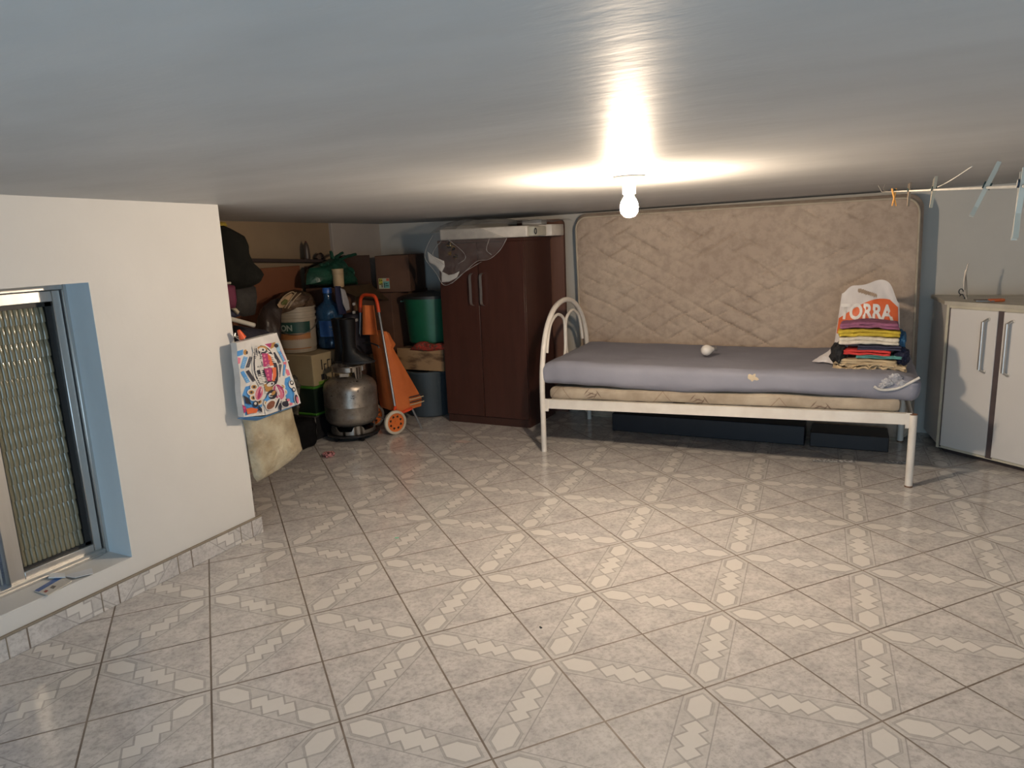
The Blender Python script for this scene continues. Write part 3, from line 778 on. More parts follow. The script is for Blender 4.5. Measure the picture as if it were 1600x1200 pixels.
def film(name,tint,op,rough=.12,bmpS=.8):
    if name in _c: return _c[name]
    m,nt,b=newmat(name); _c[name]=m; b.inputs['Base Color'].default_value=(*tint,1); b.inputs['Roughness'].default_value=rough
    t=nt.nodes.new('ShaderNodeBsdfTransparent'); mx=nt.nodes.new('ShaderNodeMixShader'); co=texco(nt)
    f=noisen(nt,co,9,6,.75)
    mr=nt.nodes.new('ShaderNodeMapRange'); nt.links.new(f,mr.inputs[0]); mr.inputs[1].default_value=.35; mr.inputs[2].default_value=.7
    mr.inputs[3].default_value=op*.6; mr.inputs[4].default_value=min(1,op*1.6)
    nt.links.new(mr.outputs[0],mx.inputs[0]); nt.links.new(t.outputs[0],mx.inputs[1]); nt.links.new(b.outputs[0],mx.inputs[2])
    nt.links.new(mx.outputs[0],nt.nodes['Material Output'].inputs[0]); bump(nt,b,noisen(nt,co,22,4,.6),bmpS,.02); return m
# white appliance case lying across the wardrobe, a second one behind it
M_case=mat('white_plastic_case',(.62,.58,.53),.35)
bm=nb(); box(bm,(-2.70,4.245,WZ+.002),(-2.035,4.45,WZ+.074),.010,3)
wc=thing('appliance_case','long flat white plastic case lying on top of the wardrobe','box',(-2.36,4.35,WZ))
link('case_body',bm,M_case,wc)
bm=nb(); box(bm,(-2.035,4.262,WZ+.006),(-1.985,4.44,WZ+.066),.006,2); link('end_cap',bm,mat('greenish_white_cap',(.48,.47,.40),.45),wc)
bm=nb(); tube(bm,[Vector((-1.978,4.258,WZ+.036))+Vector((.007*math.cos(t),-.004,.018*math.sin(t))) for t in [k*PI/8 for k in range(16)]],.003,6,closed=True); link('dark_ring',bm,M_black,wc)
bm=nb(); box(bm,(-2.27,4.47,WZ+.002),(-1.96,4.68,WZ+.078),.006,2); tag(link('white_box',bm,M_case,loc=(-2.1,4.58,WZ)),'short white box behind the long case at the right end of the wardrobe top','box')
pw=thing('plastic_wrap','crumpled clear plastic wrap draped over the white case and wardrobe front','wrapping',(-2.6,4.25,WZ))
bm=pouch([(684,357),(740,352),(792,372),(780,392),(762,405),(745,408),(728,423),(708,440),(692,444),(680,425),(664,405),(666,388),(674,370)],('y',4.19),.05,.02,14,3,ridge=.03)
link('hanging_film',bm,film('clear_film',(.30,.29,.29),.11,.09),pw)
M_crease_glint=mat('film_crease_glint',(.34,.33,.32),.25)  # pale lines paint the bright streaks along the film's creases and edges
for q in (((792,372),(781,391),(764,405),(746,408),(728,423),(709,440),(693,445),(681,426),(665,405),(666,388),(676,368)),((697,372),(722,392),(727,404),(716,412)),((690,376),(676,397),(694,414)),((765,372),(760,390),(768,398)),((706,443),(722,428),(737,418),(752,409))):
    bm=nb(); sp=smooth_path([aty(u,v,4.165) for u,v in q],5); tube(bm,sp,[.0010+.0010*abs(math.sin(k*.9)) for k in range(len(sp))],5); link('film_glint_line',bm,M_crease_glint,pw)
bm=nb()
def f(s,t):
    x=-2.80+.95*s; y=4.25+.35*t; h=ceil_z(x,y)-.008
    z=WZ+.080+(.055+.02*math.sin(s*5+1))*math.sin(min(1,t*1.3+.15)*PI*.6)*(.45+.55*math.sin(s*PI)); z+=noise.noise(Vector((x*9,y*9,1)))*.012
    if x<-2.70: z-=(-2.70-x)*.5
    return Vector((x,y,min(h,z)))
cloth_sheet(bm,f,60,24); link('top_film',bm,film('grey_film',(.36,.36,.36),.45,.2),pw)
bm=pouch([(668,393),(676,400),(694,408),(695,416),(690,426),(680,415),(670,410)],('y',4.20),.012,.006,12,1); link('foam_sheet',bm,mat('white_foam_sheet',(.62,.60,.57),.7),pw)
bm=pouch([(690,424),(700,430),(710,428),(718,424),(714,434),(702,440),(690,441)],('y',4.20),.012,.006,12,2); link('foam_sheet',bm,_c['white_foam_sheet'],pw)
for k,(u,v,s) in enumerate(((702,383,.018),(708,388,.014),(712,401,.014),(703,396,.012))):
    bm=nb(); lump(bm,aty(u,v,4.19),(s*2.2,.01,s*2),.7,3,k+4,3,ridge=True); link('dark_crumple',bm,mat('dark_film_gold_glint',(.30,.20,.07),.15,.6,(.02,.02,.025),60,lo=.48,hi=.56),pw)  # gold flecks in the dark film's colour stand in for highlights
bm=nb(); box(bm,(-2.19,4.49,WZ+.080),(-2.05,4.6,WZ+.112),.004,1,rz=.05); tag(link('small_white_box',bm,mat('pale_grey_card',(.52,.51,.50),.5),loc=(-2.12,4.55,WZ+.08)),'small pale box under the film on top of the white box','box')

# ------------------------------------------------------------------ drums and crate left of the wardrobe
def drum(name,label,c,r0,r1,z0,z1,mt,lid=None,cat='drum'):
    t=thing(name,label,cat,(c[0],c[1],z0)); bm=nb()
    n=10; pr=[(0,z0+.002),(r0-.01,z0+.002),(r0,z0+.012)]
    for k in range(n+1):
        z=z0+.02+(z1-z0-.04)*k/n; pr.append((r0+(r1-r0)*k/n,z))
    pr+=[(r1+.006,z1-.02),(r1+.006,z1-.004),(r1,z1),(r1-.012,z1),(r1-.014,z1-.03),(0,z1-.03)]
    lathe(bm,pr,(c[0],c[1],0),56); link('drum_body',bm,mt,t)
    if lid:
        bm=nb(); lathe(bm,[(0,z1+.038),(.03,z1+.037),(.05,z1+.028),(r1*.8,z1+.020),(r1*.97,z1+.012),(r1+.010,z1+.008),(r1+.010,z1-.012),(r1+.007,z1-.012)],(c[0],c[1],0),56); link('lid',bm,lid,t)
        for s in (-1,):
            bm=nb(); a0=math.radians(200); h=Vector((c[0]+(r1+.010)*math.cos(a0),c[1]+(r1+.01)*math.sin(a0),z1-.035)); tube(bm,smooth_path([h+Vector((0,.03,0)),h+Vector((-.02,.0,-.005)),h+Vector((0,-.03,0))],5),.006,8); link('drum_handle',bm,mat('pale_green_handle',(.10,.22,.16),.4),t)
    return t
drum('plastic_drum','green plastic drum with black lid standing on the wooden crate',(-3.035,4.60),.185,.208,.545,.895,mat('green_drum_plastic',(.012,.115,.058),.38,0,(.010,.095,.048),5),mat('black_lid_plastic',(.018,.017,.017),.5))
drum('plastic_drum','dark blue-grey drum on the floor under the wooden crate',(-3.035,4.50),.165,.185,0.0,.352,mat('blue_grey_drum_plastic',(.045,.06,.075),.5,0,(.035,.05,.06),4))
cr=thing('wooden_crate','small wooden crate between the green drum and the dark drum','crate',(-3.03,4.55,.355))
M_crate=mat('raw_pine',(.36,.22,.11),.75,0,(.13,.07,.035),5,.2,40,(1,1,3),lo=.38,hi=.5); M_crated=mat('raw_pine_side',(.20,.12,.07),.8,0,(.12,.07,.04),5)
bm=nb(); box(bm,(-3.225,4.375,.357),(-2.815,4.39,.520),.002,1); link('front_board',bm,M_crate,cr)
bm=nb(); box(bm,(-3.225,4.39,.357),(-3.21,4.80,.515),.002,1); link('side_board',bm,M_crated,cr)
bm=nb(); box(bm,(-2.83,4.39,.357),(-2.815,4.80,.515),.002,1); link('side_board',bm,M_crated,cr)
bm=nb(); box(bm,(-3.21,4.39,.500),(-2.83,4.80,.515)); link('top_board',bm,M_crated,cr)
bm=pouch([(640,547),(648,538),(655,534),(664,533),(676,537),(690,536),(700,540),(700,546),(670,549)],('y',4.375),.05,.016,30,4,ridge=.012)
tag(link('red_mesh_sack',bm,mat('red_mesh',(.35,.035,.02),.7,0,(.12,.05,.03),60,.6,80,lo=.42,hi=.52),loc=(-3.0,4.38,.52)),'crumpled red mesh sack on the front of the wooden crate','sack')

# ------------------------------------------------------------------ gas cylinder with rubber boots on top
GX,GY=-3.172,3.742
gc=thing('gas_cylinder','scratched silver gas cylinder standing on a black wheeled base','gas cylinder',(GX,GY,.047))
mm,nt,b=newmat('worn_silver_paint'); co=texco(nt,'Object')
n1=noisen(nt,co,6,5,.65); n2=noisen(nt,co,34,5,.7)
c=ramp(nt,n1,[(.38,(.22,.19,.165)),(.6,(.38,.345,.305))]); c=mixc(nt,ramp(nt,n2,[(.61,(0,0,0)),(.66,(1,1,1))]),c,(.05,.045,.05)); nt.links.new(c,b.inputs['Base Color'])
b.inputs['Metallic'].default_value=.75; b.inputs['Roughness'].default_value=.36; bump(nt,b,n1,.12,.02); M_gas=mm
bm=nb(); lathe(bm,[(0,.090),(.08,.092),(.125,.100),(.158,.118),(.176,.145),(.180,.17),(.180,.232),(.1815,.236),(.1815,.242),(.180,.246),(.180,.345),(.175,.372),(.160,.396),(.135,.413),(.10,.424),(.05,.430),(0,.432)],(GX,GY,0),64); link('tank',bm,M_gas,gc)
def ring(bm,c,r,th,z0f,z1f,seg=72,solid=None):
    for i in range(seg):
        a0=2*PI*i/seg; a1=2*PI*(i+1)/seg
        def P(rr,a,z): return bm.verts.new((c[0]+rr*math.cos(a),c[1]+rr*math.sin(a),z))
        z0,z1=z0f(a0),z1f(a0); y0,y1=z0f(a1),z1f(a1)
        if z1-z0<.001 and y1-y0<.001: continue
        o=[P(r,a0,z0),P(r,a1,y0),P(r,a1,y1),P(r,a0,z1)]; q=[P(r-th,a0,z0),P(r-th,a1,y0),P(r-th,a1,y1),P(r-th,a0,z1)]
        bm.faces.new(o); bm.faces.new(q[::-1])
        for k in range(4): bm.faces.new((o[k],q[k],q[(k+1)%4],o[(k+1)%4]))
    bmesh.ops.remove_doubles(bm,verts=bm.verts,dist=.0003)
va=math.degrees(math.atan2(-GY,-GX))
bm=nb(); ring(bm,(GX,GY),.112,.004,lambda a:(.405 if abs(((math.degrees(a)-va-34+60)%120)-60)<11 else .468),lambda a:.502); 
link('valve_collar',bm,M_gas,gc)
bm=nb(); tube(bm,[(GX+.112*math.cos(t),GY+.112*math.sin(t),.502) for t in [2*PI*k/60 for k in range(60)]],.004,8,closed=True); link('collar_rim',bm,M_gas,gc)
bm=nb(); lathe(bm,[(0,.43),(.022,.43),(.022,.450),(.014,.452),(.014,.475),(.018,.476),(.018,.486),(0,.487)],(GX,GY,0),20); link('valve',bm,mat('brass_valve',(.35,.24,.10),.4,.8),gc)
bm=nb(); box(bm,(GX+.01,GY-.095,.44),(GX+.07,GY-.092,.462),0,1,rz=.5); link('paper_tag',bm,mat('faded_tag',(.35,.33,.30),.7),gc)
bm=nb(); ring(bm,(GX,GY),.150,.004,lambda a:.047,lambda a:.072+.034*max(0,min(1,(abs(((math.degrees(a)-va-12+36)%72)-36)-14)/-6+.5)))
link('foot_ring',bm,M_gas,gc)
gb=thing('wheeled_stand','low black wheeled plastic base under the silver gas cylinder','stand',(GX,GY,0))
bm=nb(); lathe(bm,[(0,.030),(.165,.030),(.178,.034),(.180,.046),(.168,.047),(.160,.040),(0,.040)],(GX,GY,0),40); link('base_plate',bm,M_black,gb)
for k in range(5):
    a=math.radians(va+20+72*k); bm=nb(); c=(GX+.145*math.cos(a),GY+.145*math.sin(a),.017); lathe(bm,[(0,-.012),(.016,-.012),(.0168,-.008),(.0168,.008),(.016,.012),(0,.012)],c,18,axis=(math.cos(a+.6),math.sin(a+.6),0)); link('caster',bm,M_blackrub,gb)
def boot(cx,cy,ang,lab):
    t=thing('rubber_boot',lab,'boot',(cx,cy,.507),None)
    R=Matrix.Rotation(ang,3,'Z')
    sec=[(.506,.045,.115,.045),(.514,.047,.120,.045),(.535,.044,.112,.040),(.560,.041,.092,.026),(.585,.040,.062,.006),(.62,.040,.047,0),(.68,.043,.050,0),(.75,.047,.056,0),(.81,.050,.060,0),(.812,.044,.054,0),(.70,.038,.045,0)]
    bm=nb(); rings=[]
    for z,w,l,off in sec:
        rings.append([bm.verts.new(R@Vector((off+l*math.cos(2*PI*k/24)*(1 if math.cos(2*PI*k/24)>0 else .82),w*math.sin(2*PI*k/24),0))+Vector((cx,cy,z))) for k in range(24)])
    for a,b_ in zip(rings,rings[1:]):
        for k in range(24): bm.faces.new((a[k],a[(k+1)%24],b_[(k+1)%24],b_[k]))
    bm.faces.new(rings[0]); bm.faces.new(rings[-1]); link('boot_shaft',bm,M_blackrub,t)
    bm=nb(); rr=[]
    for z,g_ in ((.5065,1.03),(.520,1.04)):
        rr.append([bm.verts.new(R@Vector(((.045+.118*math.cos(2*PI*k/24)*(1 if math.cos(2*PI*k/24)>0 else .82))*g_,.049*g_*math.sin(2*PI*k/24),0))+Vector((cx,cy,z))) for k in range(24)])
    for k in range(24): bm.faces.new((rr[0][k],rr[0][(k+1)%24],rr[1][(k+1)%24],rr[1][k]))
    bm.faces.new(rr[0]); bm.faces.new(rr[1]); link('sole',bm,M_black,t)
dirr=math.atan2(_r.y,_r.x)
boot(GX-.005,GY+.03,dirr+.15,'black rubber boot on the gas cylinder, toe to the right, the right one')
boot(GX-.005-.070*_r.x+.07*_f.x,GY+.03-.070*_r.y+.07*_f.y,dirr+.1,'black rubber boot on the gas cylinder left of the other boot')

# ------------------------------------------------------------------ orange shopping trolley
tr=thing('shopping_trolley','orange two-wheeled shopping trolley bag standing behind the gas cylinder','shopping trolley',(-2.98,3.93,0))
M_or=mat('orange_canvas',(.60,.15,.032),.8,0,(.50,.115,.024),5,.25,30); M_orp=mat('red_orange_plastic',(.72,.075,.02),.35)
M_steel=mat('grey_steel_tube',(.34,.35,.37),.35,.6)
R0=[aty(590,470,4.03),aty(592,488,4.02),aty(598,523,3.99),aty(607,575,3.96),aty(618,640,3.93)]
L0=[aty(563,470,4.08),aty(563,488,4.08),aty(562,523,4.07),aty(561,575,4.06),Vector((-3.19,4.04,.14))]
for bar in (R0,L0):
    bm=nb(); tube(bm,smooth_path(bar[1:],4),.0085,10); link('frame_tube',bm,M_steel,tr)
bm=nb(); top=[R0[1]+Vector((0,0,0)),aty(589,472,4.03),aty(585,463,4.04),aty(577,461,4.055),aty(569,461,4.07),aty(564,466,4.075),aty(563,476,4.08),L0[1]]
tube(bm,smooth_path(top,5),.0125,12); link('handle',bm,M_orp,tr)
e1=Vector((-.92,.39,0)).normalized(); e2=Vector((.39,.92,0)).normalized()
bm=nb()   # bag body: lofted rings of four rounded corners
levels=[(.695,.175,.03,0),(.68,.19,.05,0),(.64,.20,.062,.0),(.60,.205,.085,0),(.575,.205,.062,.0),(.45,.215,.115,0),(.30,.225,.18,0),(.20,.23,.225,0),(.145,.22,.21,0)]
rings=[]
def barR(z):
    for a,b_ in zip(R0,R0[1:]):
        if b_.z<=z<=a.z: return a.lerp(b_,(a.z-z)/(a.z-b_.z))
    return R0[-1]
for z,wid,dep,o in levels:
    base=barR(z); ring_=[]
    pts=[(0,0),(wid*.5,-.012),(wid,0),(wid+.006,dep*.5),(wid*.95,dep),(wid*.5,dep+.012),(.012,dep),(-.008,dep*.5)]
    for p,q in pts:
        w=e1*p+e2*(q+.008); ring_.append(bm.verts.new(Vector((base.x,base.y,z))+w+noise.noise_vector(Vector((p*9,q*9,z*8)))*.010))
    rings.append(ring_)
for a,b_ in zip(rings,rings[1:]):
    for k in range(8): bm.faces.new((a[k],a[(k+1)%8],b_[(k+1)%8],b_[k]))
bm.faces.new(rings[0]); bm.faces.new(rings[-1])
bmesh.ops.subdivide_edges(bm,edges=bm.edges[:],cuts=1,use_grid_fill=True,smooth=.4)
link('bag',bm,M_or,tr)
bm=nb()
def f(s,t):
    a=aty(568+18*s+(4*s)*t,477,4.05); p=aty(567+17*s+6*t*s,477+46*t,4.03-.015*math.sin(s*PI*2+.6)-.01*t); return p
cloth_sheet(bm,f,10,12,.003); link('bag_flap',bm,M_or,tr)
bm=nb(); 
pp=[aty(567,536,3.975),aty(578,536,3.958),aty(590,540,3.953),aty(592,544,3.952)]
tube(bm,smooth_path(pp,4),.006,6); link('dark_slot',bm,M_black,tr)
for k in range(4):   # stripes near the hem on the side panel
    z=.175+.018*k; base=barR(z); bm=nb()
    def f(s,t): 
        d=.11+.118*s; return Vector((base.x,base.y,z+.007*t+.008*s))+e2*d-e1*(.017+.002*k+.004*math.sin(s*3))
    cloth_sheet(bm,f,8,1,.002); link('hem_stripe',bm,mat('stripe_%s'%('dark' if k%2 else 'cream'),(.03,.02,.02) if k%2 else (.55,.42,.25),.8),tr)
def wheel(c,ax,nm='wheel'):
    bm=nb(); lathe(bm,[(.066,-.014),(.076,-.014),(.083,-.009),(.084,0),(.083,.009),(.076,.014),(.066,.014),(.064,0),(.066,-.014)],c,44,axis=ax); w=link(nm,bm,mat('cream_tyre',(.62,.54,.42),.6),tr)
    # hub disc with eight round holes
    bm=nb(); seg=64; R=Vector((0,0,1)).rotation_difference(Vector(ax)).to_matrix(); nh=8
    for zz in (-.007,.007):
        ctr=bm.verts.new((0,0,zz)); prev=None
        G2=[]
        for i in range(seg):
            a=2*PI*i/seg; row=[]
            for r_ in (.012,.026,.031,.036,.041,.046,.051,.056,.0655): row.append(bm.verts.new((r_*math.cos(a),r_*math.sin(a),zz)))
            G2.append(row)
        for i in range(seg):
            j=(i+1)%seg; am=2*PI*(i+.5)/seg
            bm.faces.new((ctr,G2[i][0],G2[j][0]))
            for k in range(8):
                rm=(.012,.026,.031,.036,.041,.046,.051,.056,.0655); rmid=(rm[k]+rm[k+1])/2
                an=min(abs(((am-2*PI*h/nh+PI)%(2*PI))-PI) for h in range(nh))
                if (rmid-.043)**2+(rmid*an)**2<.0085**2: continue
                bm.faces.new((G2[i][k],G2[j][k],G2[j][k+1],G2[i][k+1]))
    lathe(bm,[(0,-.012),(.011,-.012),(.012,.012),(0,.014)],(0,0,0),20)
    for v in bm.verts: v.co=R@v.co+Vector(c)
    link('hub',bm,M_orp if False else mat('orange_hub',(.70,.16,.03),.4),w)
    bm=nb(); lathe(bm,[(0,-.002),(.064,-.002),(.064,.002),(0,.002)],c,32,axis=ax); link('inner_disc',bm,M_black,w)
w1=Vector((-2.925,3.89,.0845)); axv=(-e1)
wheel(w1,axv); wheel(w1+e1*.30+e2*.0,axv)
bm=nb(); tube(bm,[w1-e1*.012,w1+e1*.30],.006,10); link('axle',bm,M_steel,tr)
bm=nb(); tube(bm,smooth_path([R0[-1]+Vector((0,0,.02)),w1+Vector((-.01,.02,.075)),w1+e2*.06+Vector((0,0,.06)),w1+e2*.14+Vector((0,0,.075))],4),.011,8); link('bracket',bm,M_orp,tr)
bm=nb(); tube(bm,[w1+e2*.14+Vector((0,0,.075)),w1+e2*.20+Vector((.01,0,-.083))],.007,8); link('stand_leg',bm,M_steel,tr)
for d in (0,1):
    bm=nb(); q=L0[-1] if d else R0[-1]; tube(bm,[q,(w1+e1*(.285 if d else .015))],.008,8); link('frame_foot',bm,M_steel,tr)

# ------------------------------------------------------------------ boxes, bucket and water jug in the alcove
M_card=mat('brown_cardboard',(.12,.058,.034),.85,0,(.085,.04,.024),4,.1,30); M_cardd=mat('dark_cardboard',(.055,.026,.017),.85,0,(.055,.026,.017),4)
def carton(lo,hi,lab,mt,rz=0,tape=True):
    c=((lo[0]+hi[0])/2,(lo[1]+hi[1])/2,lo[2]); t=thing('cardboard_box',lab,'box',c)
    bm=nb(); box(bm,lo,hi,.003,1,rz=rz); link('carton',bm,mt,t)
    if tape:
        bm=nb(); box(bm,(hi[0]-.0005,(lo[1]+hi[1])/2-.022,lo[2]+.01),(hi[0]+.0015,(lo[1]+hi[1])/2+.022,hi[2]-.004),0,rz=rz,piv=((lo[0]+hi[0])/2,(lo[1]+hi[1])/2,0)); link('packing_tape',bm,mat('tan_tape',(.17,.10,.055),.35),t)
    return t
carton((-3.745,4.46,.0),(-3.30,4.98,.45),'large brown cardboard box on the alcove floor behind the trolley',M_card)
carton((-3.735,4.47,.452),(-3.31,4.97,.925),'brown cardboard box under the box with the printed label',M_card)
lb=carton((-3.52,4.52,.927),(-3.25,4.93,1.205),'brown cardboard box with a small printed yellow and teal label',M_card,rz=.30,tape=False)
bm=nb(); a=Vector((-3.50,4.485,0)); b_=Vector((-3.755,4.43,0)); 
prism(bm,[(a.x,a.y),(b_.x,b_.y),(b_.x,b_.y+.005),(a.x,a.y+.005)],.93,1.215); link('open_flap',bm,M_cardd,lb)
M_lab=[mat('label_cream',(.45,.46,.33),.6),mat('label_yellow',(.50,.46,.05),.6),mat('label_teal',(.12,.33,.30),.6),mat('label_black',(.02,.02,.02),.6),mat('label_red',(.5,.1,.05),.6)]
bm=nb()
lbm=Matrix.Translation(((-3.52-3.25)/2,(4.52+4.93)/2,0))@Matrix.Rotation(.30,4,'Z')
def lf(x,z,o): return lbm@Vector((-.135+x,-.205-o,z))
def lq(x0,x1,z0,z1,mi,o):
    f_=bm.faces.new([bm.verts.new(lf(*p,o)) for p in ((x0,z0),(x1,z0),(x1,z1),(x0,z1))]); f_.material_index=mi
lq(.018,.105,.955,1.035,0,.001); lq(.020,.050,.985,1.033,1,.0015); lq(.056,.103,.960,1.010,2,.0015)
for q in ((.024,.030,1.01,1.03),(.036,.046,1.015,1.022),(.024,.034,.985,.995),(.040,.048,.965,1.0),(.060,.066,.965,1.0),(.072,.09,.99,.996),(.072,.096,.975,.98)): lq(*q,3,.002)
lq(.080,.103,1.013,1.033,4,.0018)
link('printed_label',bm,M_lab,lb,smooth=False)
carton((-3.745,4.02,.0),(-3.34,4.42,.50),'dark cardboard box on the floor between the jug and the trolley',M_cardd)
mid=carton((-3.745,4.025,.502),(-3.44,4.42,1.00),'brown cardboard box carrying the green bag in the alcove',M_card)
bm=nb(); 
fl_=[Vector((-3.44,4.0,1.0)),Vector((-3.44,4.40,1.0)),Vector((-3.33,4.47,.87)),Vector((-3.34,4.10,.93))]
va_=[bm.verts.new(p) for p in fl_]; bm.faces.new(va_); bmesh.ops.solidify(bm,geom=bm.faces[:],thickness=.004); link('open_flap',bm,mat('tan_cardboard',(.14,.085,.04),.85),mid)
# dark sports bag with white buckles behind the boots
sg=thing('dark_bag','dark bag with pale buckles and white cloth tucked behind the boots','bag',(-3.36,4.12,.502))
bm=nb(); softbox(bm,(-3.37,4.12,.66),(.12,.24,.31),.04,(8,14,12),.012,8,4); link('bag_body',bm,mat('near_black_nylon',(.012,.012,.02),.6,0,(.02,.018,.03),9,.3,20),sg)
for u,v in ((553,475),(553,488),(557,500)):
    bm=nb(); p=atx(u,v,-3.305); box(bm,p-Vector((.004,.014,.010)),p+Vector((.004,.014,.010)),.003,1); link('buckle',bm,mat('grey_white_buckle',(.38,.37,.36),.5),sg)
bm=pouch([(532,450),(538,452),(544,470),(546,484),(541,486),(536,475)],('x',-3.30),.03,.008,12,3); link('white_cloth',bm,mat('grey_white_cloth',(.30,.29,.30),.8),sg)
bm=pouch([(523,447),(532,447),(540,470),(541,490),(530,492),(525,470)],('x',-3.33),.03,.006,9,6); link('navy_cloth',bm,mat('navy_cloth',(.012,.014,.05),.8),sg)
# crate with a green rim, cream carton on it
t=thing('shade_crate','low black crate filling in the dark shadow under the green-rimmed bin','crate',(-3.5,3.75,0)); bm=nb(); box(bm,(-3.735,3.58,.0),(-3.36,4.0,.165),.006,1); link('crate_body',bm,M_black,t)  # black block added where the floor below the bin lies in shadow
bn=thing('storage_bin','dark storage bin with bright green rims under the cream carton','bin',(-3.5,3.75,.167))
bm=nb(); box(bm,(-3.735,3.60,.170),(-3.365,4.0,.355),.008,2); link('bin_body',bm,mat('dark_green_bin',(.012,.022,.016),.3),bn)
for z in (.167,.352):
    bm=nb(); box(bm,(-3.738,3.595,z),(-3.358,4.005,z+.016),.004,1); link('green_rim',bm,mat('bright_green_plastic',(.05,.19,.02),.4),bn)
cc_=thing('printed_carton','cream printed carton carrying the paint bucket and the water jug','box',(-3.5,3.75,.37))
M_cream=mat('cream_carton',(.36,.29,.17),.75,0,(.29,.22,.13),4)
bm=nb(); box(bm,(-3.738,3.605,.370),(-3.36,4.01,.582),.004,1); link('carton',bm,M_cream,cc_)
bm=nb()
for y0,y1,z0,z1 in ((3.64,3.65,.47,.54),(3.665,3.69,.50,.508),(3.665,3.673,.46,.508),(3.70,3.708,.47,.53),(3.70,3.73,.525,.533),(3.745,3.752,.49,.53),(3.76,3.79,.50,.506),(3.77,3.776,.46,.506),(3.63,3.66,.40,.44),(3.67,3.68,.40,.43)):
    box(bm,(-3.360,y0+.05,z0),(-3.3585,y1+.05,z1))
link('black_print',bm,mat('black_ink',(.02,.018,.02),.6),cc_)
bm=nb(); box(bm,(-3.360,3.65,.372),(-3.3588,4.005,.395)); box(bm,(-3.360,3.93,.372),(-3.3587,4.005,.50)); link('green_print',bm,mat('lime_ink',(.16,.30,.04),.6),cc_)
# paint bucket
bk=thing('paint_bucket','white paint bucket with green and orange label against the alcove wall','bucket',(-3.60,3.745,.584))
M_buck=mat('off_white_bucket',(.34,.29,.23),.4,0,(.29,.25,.19),4)
bm=nb(); BC=(-3.60,3.745,0)
lathe(bm,[(0,.586),(.118,.586),(.122,.592),(.130,.80),(.136,.802),(.136,.822),(.131,.824),(.131,.842),(.137,.844),(.137,.862),(.132,.864),(.133,.885),(.138,.888),(.138,.897),(.130,.897),(.126,.62),(0,.62)],BC,56); link('bucket_body',bm,M_buck,bk)
def band_c(c,r0,r1,z0,z1,a0,a1,mt_,nm,par):
    bm=nb()
    def f(s,t): a=a0+(a1-a0)*s; r=r0+(r1-r0)*t; return Vector((c[0]+r*math.cos(a),c[1]+r*math.sin(a),z0+(z1-z0)*t))
    cloth_sheet(bm,f,30,2); return link(nm,bm,mt_,par)
aview=math.atan2(-BC[1],-BC[0])
band_c(BC,.1275,.1312,.722,.798,aview-1.5,aview+.75,mat('dark_green_label',(.010,.055,.045),.45),'green_label',bk)
band_c(BC,.1240,.1285,.612,.720,aview-1.5,aview+.75,mat('orange_brown_label',(.36,.15,.05),.5,0,(.26,.11,.04),8,stretch=(1,1,6)),'orange_label',bk)
band_c(BC,.1243,.1250,.622,.640,aview-.9,aview-.1,mat('red_print',(.30,.04,.02),.5),'red_print',bk)
def cyl_txt(c,r,z,a0,size):
    return lambda x,y:(c[0]+r*math.cos(a0+x/r),c[1]+r*math.sin(a0+x/r),z+y)
bm=text_bm('ON',.055,cyl_txt(BC,.1318,.758,aview-.55,1),.002); link('lettering',bm,mat('pale_green_ink',(.30,.36,.32),.5),bk,smooth=False)
bm=nb(); ang=[k/20 for k in range(21)]
tube(bm,[Vector((BC[0]+.142*math.cos(aview-1.5+3.0*a),BC[1]+.142*math.sin(aview-1.5+3.0*a),.80-.085*math.sin(a*PI))) for a in ang],.0028,6); link('wire_handle',bm,mat('grey_wire',(.22,.22,.22),.4,.7),bk)
# sandals and bag stuffed in the bucket
bm=pouch([(428,492),(434,470),(446,456),(460,452),(474,455),(484,466),(488,482),(470,486),(445,487)],('x',-3.60),.22,.03,14,5,ridge=.03)
tag(link('stuffed_bag',bm,mat('brown_translucent_bag',(.12,.075,.045),.25,0,(.05,.03,.02),14,.8,25),loc=(-3.565,3.70,.89)),'brown shiny bag of odds and ends stuffed in the paint bucket','bag')
sd=thing('sandal','olive and tan strappy sandal on top of the paint bucket','sandal',(-3.46,3.62,.93))
bm=pouch([(433,476),(439,467),(455,458),(460,461),(452,472),(442,481),(436,481)],('x',-3.44),.02,.004,20,2); link('sandal_sole',bm,mat('tan_leather',(.42,.28,.16),.5),sd)
bm=pouch([(439,473),(445,467),(450,469),(447,476),(441,477)],('x',-3.425),.012,.002,20,3); link('insole',bm,mat('olive_insole',(.10,.11,.03),.5),sd)
for q in (((436,474),(444,463),(456,456),(462,459)),((445,481),(455,467),(463,457)),((450,482),(461,467),(470,458))):
    bm=nb(); tube(bm,smooth_path([atx(u,v,-3.42) for u,v in q],5),.0035,6); link('strap',bm,mat('light_tan_strap',(.40,.31,.20),.5),sd)
